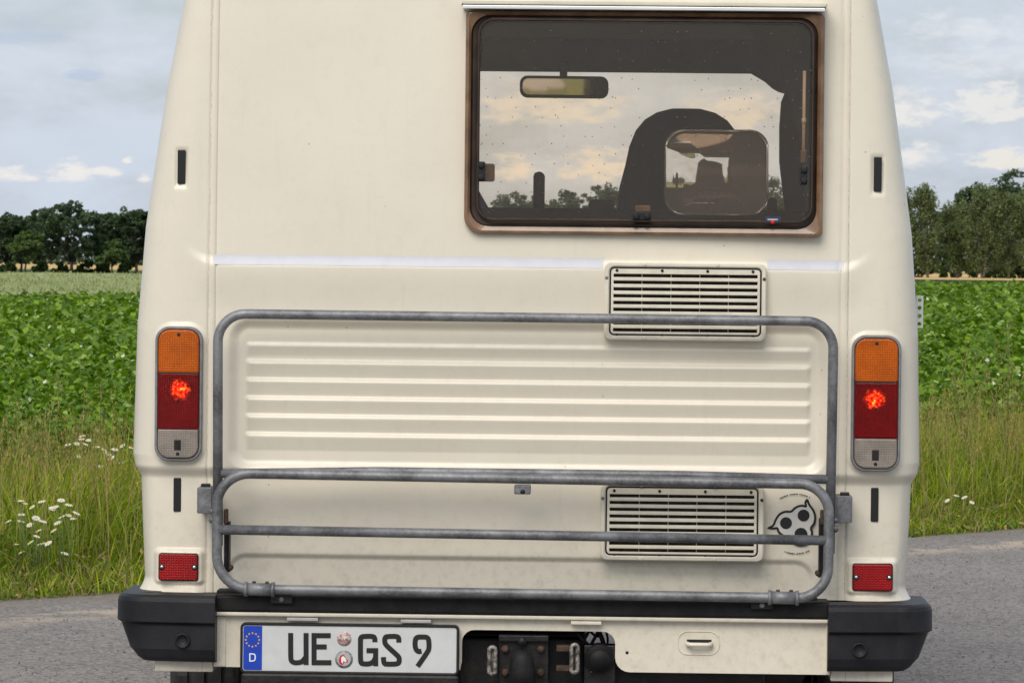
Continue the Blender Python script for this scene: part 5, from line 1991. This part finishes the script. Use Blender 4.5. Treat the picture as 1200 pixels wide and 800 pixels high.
def grit():
    r = np.random.default_rng(41)
    n = 42000
    u = r.uniform(-8, 7.5, n)
    v = -r.random(n) ** 0.8 * 6.5
    X_ = E_DIR.x * u + E_NRM.x * v
    Y_ = EDGE_A + E_DIR.y * u + E_NRM.y * v
    ok = (np.abs(X_) > 0.11 * (Y_ + DIST) * 0.75) & (np.abs(X_) < 0.14 * (Y_ + DIST) + 0.6)
    X_, Y_ = X_[ok], Y_[ok]
    n = len(X_)
    sz = 0.0022 + 0.0045 * r.random(n) ** 2.5
    a = r.uniform(0, 6.28, n)
    V = np.zeros((n, 4, 3), np.float32)
    for k in range(3):
        V[:, k, 0] = X_ + np.cos(a + k * 2.094) * sz
        V[:, k, 1] = Y_ + np.sin(a + k * 2.094) * sz
        V[:, k, 2] = -0.001
    V[:, 3] = np.stack([X_ + r.normal(size=n) * sz * .3, Y_ + r.normal(size=n) * sz * .3, sz * r.uniform(0.9, 1.7, n)], 1)
    i = np.arange(n)[:, None] * 4
    F = np.concatenate([i + np.array([[0, 1, 3]]), i + np.array([[1, 2, 3]]), i + np.array([[2, 0, 3]])], 0)
    c = np.array([0.22, 0.198, 0.182]) * r.uniform(0.5, 1.45, n)[:, None]
    o = mk('road_grit', V.reshape(-1, 3), F, M['grit'], None, False, np.repeat(c, 4, 0))
    tag(o, 'fine loose chippings on the tarmac', kind='stuff')


grit()


# daisies
def daisy_plant(label, flowers, dist, group='oxeye daisies on the verge'):
    """flowers: picture positions; each stands at about the given distance"""
    roots = [G(px, py, d) for (px, py), d in zip(flowers, dist)]
    cxm = sum(p.x for p in roots) / len(roots)
    cym = sum(p.y for p in roots) / len(roots)
    e = empty('daisy_plant', (cxm, cym, 0))
    tag(e, label, 'daisies', group)
    for p in roots:
        q = p - Vector((cxm, cym, 0))
        foot = Vector((q.x * 0.72 + random.uniform(-.03, .03), q.y * 0.8, 0.0))
        st = tube('stem', [foot, (foot + q) / 2 + Vector((random.uniform(-.02, .02), 0, 0.02)), q - Vector((0, 0, 0.006))], 0.0022, M['stem'], e, 5)
        tilt = Matrix.Rotation(random.uniform(-0.05, 0.5), 3, 'X') @ Matrix.Rotation(random.uniform(-0.6, 0.5), 3, 'Y')
        V, F = [], []
        npet = 13
        rad = random.uniform(0.0155, 0.0215)
        for k in range(npet):
            a = 2 * math.pi * k / npet
            for (rr_, da, z) in ((0.005, -0.10, 0.001), (rad * 0.75, -0.20, 0.003), (rad, 0.0, -0.001), (rad * 0.75, 0.20, 0.003), (0.005, 0.10, 0.001)):
                V.append(tilt @ Vector((rr_ * math.cos(a + da), rr_ * math.sin(a + da), z)) + q)
            b = k * 5
            F.append((b, b + 1, b + 2, b + 3, b + 4))
        fl = mk('petals', V, F, M['petal'], e)
        V, F = [], []
        for (rr_, z) in ((0.0062, 0.001), (0.0055, 0.004), (0.0022, 0.006)):
            for k in range(10):
                a = 2 * math.pi * k / 10
                V.append(tilt @ Vector((rr_ * math.cos(a), rr_ * math.sin(a), z)) + q)
        F = [(j * 10 + k, j * 10 + (k + 1) % 10, (j + 1) * 10 + (k + 1) % 10, (j + 1) * 10 + k) for j in range(2) for k in range(10)] + [tuple(range(20, 30))]
        mk('flower_eye', V, F, M['daisy_eye'], fl)


def zl(pts, x0, y0, s):
    return [(x0 + x / s, y0 + y / s) for x, y in pts]


A = zl([(60, 468), (72, 476), (93, 486), (121, 470), (62, 508), (104, 518), (60, 528), (86, 538), (124, 528), (24, 528), (113, 555), (106, 572), (45, 596), (88, 590), (60, 620), (120, 594), (140, 592)], 0, 400, 2.5)
daisy_plant('large cluster of white daisies low in the grass at the far left', A, [17.75 + 0.2 * random.random() for _ in A])
Bf = zl([(178, 466), (160, 486), (200, 480), (152, 490), (180, 515), (200, 510), (222, 504), (168, 532), (156, 555), (188, 622), (214, 520)], 0, 400, 2.5)
daisy_plant('white daisies just right of the large far-left daisy cluster', Bf, [17.85 + 0.2 * random.random() for _ in Bf])
Cf = zl([(240, 278), (238, 287), (258, 290), (225, 300), (250, 302), (198, 303), (282, 310), (304, 318), (316, 330), (336, 317), (326, 342), (355, 355), (295, 366), (230, 338), (382, 312), (358, 306)], 0, 400, 2.5)
daisy_plant('small white daisies higher up the verge close to the van left side', Cf, [19.9 + 0.4 * random.random() for _ in Cf])
Df = zl([(188, 551), (216, 536), (242, 541), (265, 557)], 1040, 380, 2.6667)
daisy_plant('four white daisies low in the grass right of the van', Df, [22.4 + 0.1 * random.random() for _ in Df])


# tall weeds standing out of the verge
def weed(label, px, top, d, seed, spread=1.0):
    r = np.random.default_rng(seed)
    g = G(px, top, d)
    H = g.z
    e = empty('tall_weed', (g.x, g.y, 0))
    tag(e, label, 'weed', 'tall weeds on the verge')
    P = []
    for k in range(int(3 + 2 * spread)):
        a = r.uniform(0, 6.28)
        h = H * (1.0 if k == 0 else r.uniform(0.6, 0.95))
        lx_, ly_ = math.cos(a) * 0.10 * spread * (k > 0), math.sin(a) * 0.08 * spread * (k > 0)
        pts_ = [Vector((lx_ * t * t * 1.3, ly_ * t * t, h * t)) for t in np.linspace(0, 1, 5)]
        tube('stem', pts_, 0.003, M['stem'], e, 5, radii=[0.0035, 0.003, 0.0026, 0.002, 0.001])
        for j in range(90):
            t = 0.42 + 0.58 * r.random()
            q = Vector((lx_ * t * t * 1.3, ly_ * t * t, h * t))
            w_ = 0.035 * (1.1 - t) + 0.008
            P.append((q.x + r.normal() * w_, q.y + r.normal() * w_, q.z + r.normal() * 0.01))
    P = np.array(P)
    N, T, B = frames(len(P), 0.1, r)
    T = np.array([0, 0, 1.0]) + 0.6 * T
    T /= np.linalg.norm(T, axis=1)[:, None]
    c = np.array([0.30, 0.30, 0.10]) * r.uniform(0.6, 1.3, len(P))[:, None]
    c[r.random(len(P)) < 0.3] = np.array([0.36, 0.26, 0.12])
    quads_mesh('seed_head', P, T, B, np.full(len(P), 0.014), np.full(len(P), 0.0048), c, M['grass'], e)['kind'] = 'stuff'


weed('tall feathery weed rising above the grass left of the small daisies', 68, 432, 20.6, 71, 1.3)
weed('tall thin weed just left of the van behind the small daisies', 118, 446, 20.9, 72, 0.8)
weed('short weed at the left picture edge above the daisies', 22, 470, 20.3, 73, 1.0)
weed('tall weed rising into the crop at the right picture edge', 1183, 372, 24.8, 74, 1.4)
weed('pale weed in front of the crop right of the van', 1132, 398, 24.4, 75, 1.0)
weed('thin weed close to the van right side', 1092, 470, 24.0, 76, 0.7)


# trees
def tree_parts(seed, H, Wd, kind):
    """returns (trunk verts/faces, leaf centres, cols, size)"""
    r = np.random.default_rng(seed)
    V, F = [], []

    def limb(p, r0, r1, n=6):
        v, f = tube_data(p, r0, n, False, list(np.linspace(r0, r1, len(p))))
        o = len(V)
        V.extend(v)
        F.extend([tuple(i + o for i in ff_) for ff_ in f])

    clumps = []
    if kind == 'birch':
        nst = 2 + int(r.integers(0, 2))
        for s in range(nst):
            bx = r.uniform(-0.3, 0.3) * Wd * 0.5
            p = [Vector((bx * 0.4 * 0.3, 0, -0.1))]
            for k in range(1, 6):
                t = k / 5
                p.append(Vector((bx * (0.3 + t) + r.uniform(-.1, .1), r.uniform(-.2, .2) * Wd * .2, H * 0.85 * t)))
            limb(p, H * 0.013, H * 0.003)
            for k in range(48):
                t = r.uniform(0.02, 1.0)
                a = r.uniform(0, 2 * math.pi)
                rad = Wd * 0.5 * (1 - 0.65 * abs(t - 0.45) / 0.55) * r.uniform(0.2, 1.0)
                clumps.append((bx * (0.3 + t) + rad * math.cos(a), rad * math.sin(a) * 0.8, H * (0.12 + 0.85 * t), H * r.uniform(0.035, 0.065), 1.9))
                if k % 3 == 0:
                    limb([Vector((bx * (0.3 + t), 0, H * 0.85 * t * 0.9)), Vector((bx * (0.3 + t) + rad * 0.6 * math.cos(a), rad * 0.5 * math.sin(a), H * (0.12 + 0.85 * t)))], H * 0.004, H * 0.0015, 5)
    else:
        tr_h = H * (0.14 if kind == 'oak' else 0.2)
        p = [Vector((0, 0, -0.1)), Vector((r.uniform(-.02, .02) * H, 0, tr_h * 0.6)), Vector((r.uniform(-.03, .03) * H, 0, tr_h * 1.4)), Vector((r.uniform(-.05, .05) * H, 0, H * 0.6))]
        limb(p, H * 0.028, H * 0.010, 8)
        lobes = []
        nl = 13 if kind == 'oak' else 8
        for k in range(nl):
            a = 2 * math.pi * (k + r.uniform(-.3, .3)) / nl
            t = r.uniform(0.0, 1.0)
            zz_ = H * ((0.27 if kind == 'oak' else 0.30) + 0.54 * t)
            rad = Wd * 0.5 * (0.80 - 0.50 * max(0, t - 0.45)) * r.uniform(0.7, 1.1)
            lobes.append((rad * math.cos(a), rad * math.sin(a), zz_, H * r.uniform(0.13, 0.20)))
        lobes.append((r.uniform(-.08, .08) * Wd, 0, H * 0.80, H * 0.17))
        lobes.append((r.uniform(-.15, .15) * Wd, 0, H * 0.58, H * 0.2))
        lobes.append((r.uniform(-.15, .15) * Wd, 0, H * 0.36, H * 0.18))
        for (lx, ly, lz, lr) in lobes:
            limb([Vector((0, 0, tr_h)), Vector((lx * 0.4, ly * 0.4, (tr_h + lz) / 2)), Vector((lx * 0.9, ly * 0.9, lz))], H * 0.010, H * 0.003, 6)
            nc = 17 if kind == 'oak' else 13
            for j in range(nc):
                q = r.normal(size=3)
                q /= np.linalg.norm(q)
                if q[2] < -0.3 and r.random() < 0.5:
                    q[2] = -q[2]
                k = r.uniform(0.55, 1.05)
                clumps.append((lx + q[0] * lr * k, ly + q[1] * lr * k, min(H * 0.985, lz + q[2] * lr * k * 0.85), H * r.uniform(0.03, 0.06), 0.75))
    Cs, tone = [], []
    for (x, y, z, rr_, st) in clumps:
        n = 60 if kind != 'birch' else 70
        q = r.normal(size=(n, 3))
        q /= np.linalg.norm(q, axis=1)[:, None]
        q *= (r.uniform(0.35, 1.0, n) ** 0.5)[:, None] * rr_
        q[:, 2] *= st
        Cs.append(q + np.array([x, y, z]))
        tone.append(np.full(n, r.uniform(0.75, 1.25)))
    return V, F, np.concatenate(Cs), np.concatenate(tone)


LEAFC = {'oak': (0.080, 0.122, 0.060), 'small': (0.13, 0.19, 0.06), 'birch': (0.15, 0.19, 0.085), 'bush': (0.07, 0.12, 0.04)}  # oak lifted towards grey-blue: distance haze put into the leaf colour


def tree(label, px, top, wpx, d, kind, seed, name='tree', base=None, group=None):
    x, _ = unroll(px, 315)
    X_ = x * d / FPX
    g = G(px, top, d)
    H = g.z
    Wd = wpx * d / FPX
    e = empty(name, (X_, d - DIST, 0))
    tag(e, label, 'tree' if kind != 'bush' else 'bush', group)
    V, F, C, tone = tree_parts(seed, H, Wd, 'small' if kind == 'bush' else kind)
    if kind == 'bush':
        C[:, 2] = (C[:, 2] - 0.3 * H) * 1.35
        C[:, 2] = np.maximum(C[:, 2], 0.02)
    mk('trunk', V, F, M['birch_bark'] if kind == 'birch' else M['bark'], e, True)
    r = np.random.default_rng(seed + 500)
    n = len(C)
    N, T, B = frames(n, 0.3, r)
    s = np.full(n, (1.15 if kind != 'birch' else 1.0) * d / FPX) * r.uniform(0.7, 1.5, n)
    t = r.uniform(0.7, 1.35, n)
    c = np.array(LEAFC[kind])[None, :] * (tone * t)[:, None]
    quads_mesh('crown', C, T, B, s * 1.2, s * 0.8, c, M['leaf'], e)
    return e


def distant_wood():
    r = np.random.default_rng(55)
    n = 26000
    X_ = r.uniform(-230, 230, n)
    top = 3.6 + 1.6 * vnoise(X_ * 0.05, X_ * 0.013, 8) + 1.0 * vnoise(X_ * 0.22, X_ * 0.1, 9)
    P = np.stack([X_, 1240 + r.uniform(0, 12, n), r.random(n) ** 0.8 * top], 1)
    N, T, B = frames(n, 0.2, r)
    c = np.array([0.07, 0.105, 0.06]) * r.uniform(0.6, 1.4, n)[:, None]
    s_ = 1.6 * 1250 / FPX * r.uniform(0.7, 1.4, n)
    o = quads_mesh('distant_wood', P, T, B, s_ * 1.2, s_, c, M['leaf'])
    tag(o, 'low far-off wood along the horizon behind the fields', kind='stuff')


distant_wood()
GL, GR = 'trees beyond the left field', 'trees beyond the right field'
for i, a in enumerate((
        ('dark oak cut off by the left picture edge', 8, 247, 66, 442, 'oak'),
        ('tallest broad dark oak of the left tree group', 84, 229, 92, 432, 'oak'),
        ('dark oak between the tallest oak and the van', 128, 244, 58, 440, 'oak'),
        ('dark oak half hidden by the van left edge', 160, 241, 58, 434, 'oak'),
        ('dark oak behind the gap left of the tallest oak', 45, 240, 60, 455, 'oak'),
        ('dark oak hidden behind the van left corner', 205, 244, 60, 440, 'oak'),
        ('distant tree seen through the window left of the grab handle', 597, 219, 48, 440, 'oak'),
        ('distant tree seen through the window right of the grab handle', 660, 218, 56, 440, 'oak'),
        ('distant tallest tree seen through the window beside the seat', 703, 211, 66, 440, 'oak'),
        ('distant tree seen between the seat and the window edge', 897, 198, 70, 440, 'oak'))):
    tree(*a, 30 + i * 3, 'oak_tree', group=GL)
for i, a in enumerate((('dark oak behind the leftmost oaks near the picture edge', 24, 252, 70, 475, 'oak'),
                       ('dark oak behind the trees beside the van left edge', 146, 250, 66, 478, 'oak'),
                       ('distant tree seen through the window behind the grab handle', 628, 226, 56, 480, 'oak'))):
    tree(*a, 330 + i * 7, 'oak_tree', group=GL)
tree('small round lighter green tree standing before the dark oaks', 30, 267, 46, 412, 'small', 91, 'round_tree', group=GL)
tree('smallest round lighter green tree nearer the van', 131, 278, 36, 415, 'small', 97, 'round_tree', group=GL)
for i, a in enumerate((
        ('drooping birch just right of the van edge', 1088, 221, 58, 690, 'birch'),
        ('lower drooping birch second from the van', 1122, 240, 50, 695, 'birch'),
        ('broad drooping birch third from the van', 1152, 222, 62, 690, 'birch'),
        ('drooping birch near the right picture edge', 1182, 228, 56, 692, 'birch'),
        ('drooping birch cut off by the right picture edge', 1212, 220, 60, 690, 'birch'),
        ('drooping birch mostly hidden by the van right side', 1055, 226, 56, 692, 'birch'),
        ('dark oak top rising behind the third birch', 1143, 211, 46, 735, 'oak'),
        ('tall dark oak rising behind the rightmost birches', 1196, 188, 74, 740, 'oak'),
        ('dark oak rising between the first two birches', 1108, 240, 50, 740, 'oak'),
        ('dark oak behind the drooping birch near the right edge', 1172, 212, 50, 745, 'oak'))):
    tree(*a, 130 + i * 3, 'birch_tree' if a[5] == 'birch' else 'oak_tree', group=GR)
for i, (px, top, w, lab) in enumerate(((10, 305, 26, 'low dark bush at the foot of the leftmost oaks'), (47, 303, 24, 'low dark bush right of the small round tree'), (72, 305, 22, 'low dark bush left of the tallest oak trunk'),
                                       (100, 303, 26, 'low dark bush right of the tallest oak trunk'), (150, 301, 26, 'low dark bush against the van left edge'), (118, 306, 18, 'low dark bush beside the smallest round tree'))):
    tree(lab, px, top, w, 436, 'bush', 260 + i * 5, 'bush', group='bushes under the left oaks')

for i, (px, top, w, lab) in enumerate(((1072, 298, 40, 'light green bush under the birch beside the van right edge'), (1104, 300, 44, 'light green bush between the first two birch trunks'), (1136, 297, 44, 'light green bush under the broad third birch'),
                                       (1168, 299, 46, 'light green bush under the birch near the right edge'), (1198, 296, 44, 'light green bush cut off by the right picture edge'))):
    tree(lab, px, top, w, 715, 'bush', 460 + i * 5, 'bush', group='bushes under the right birches')
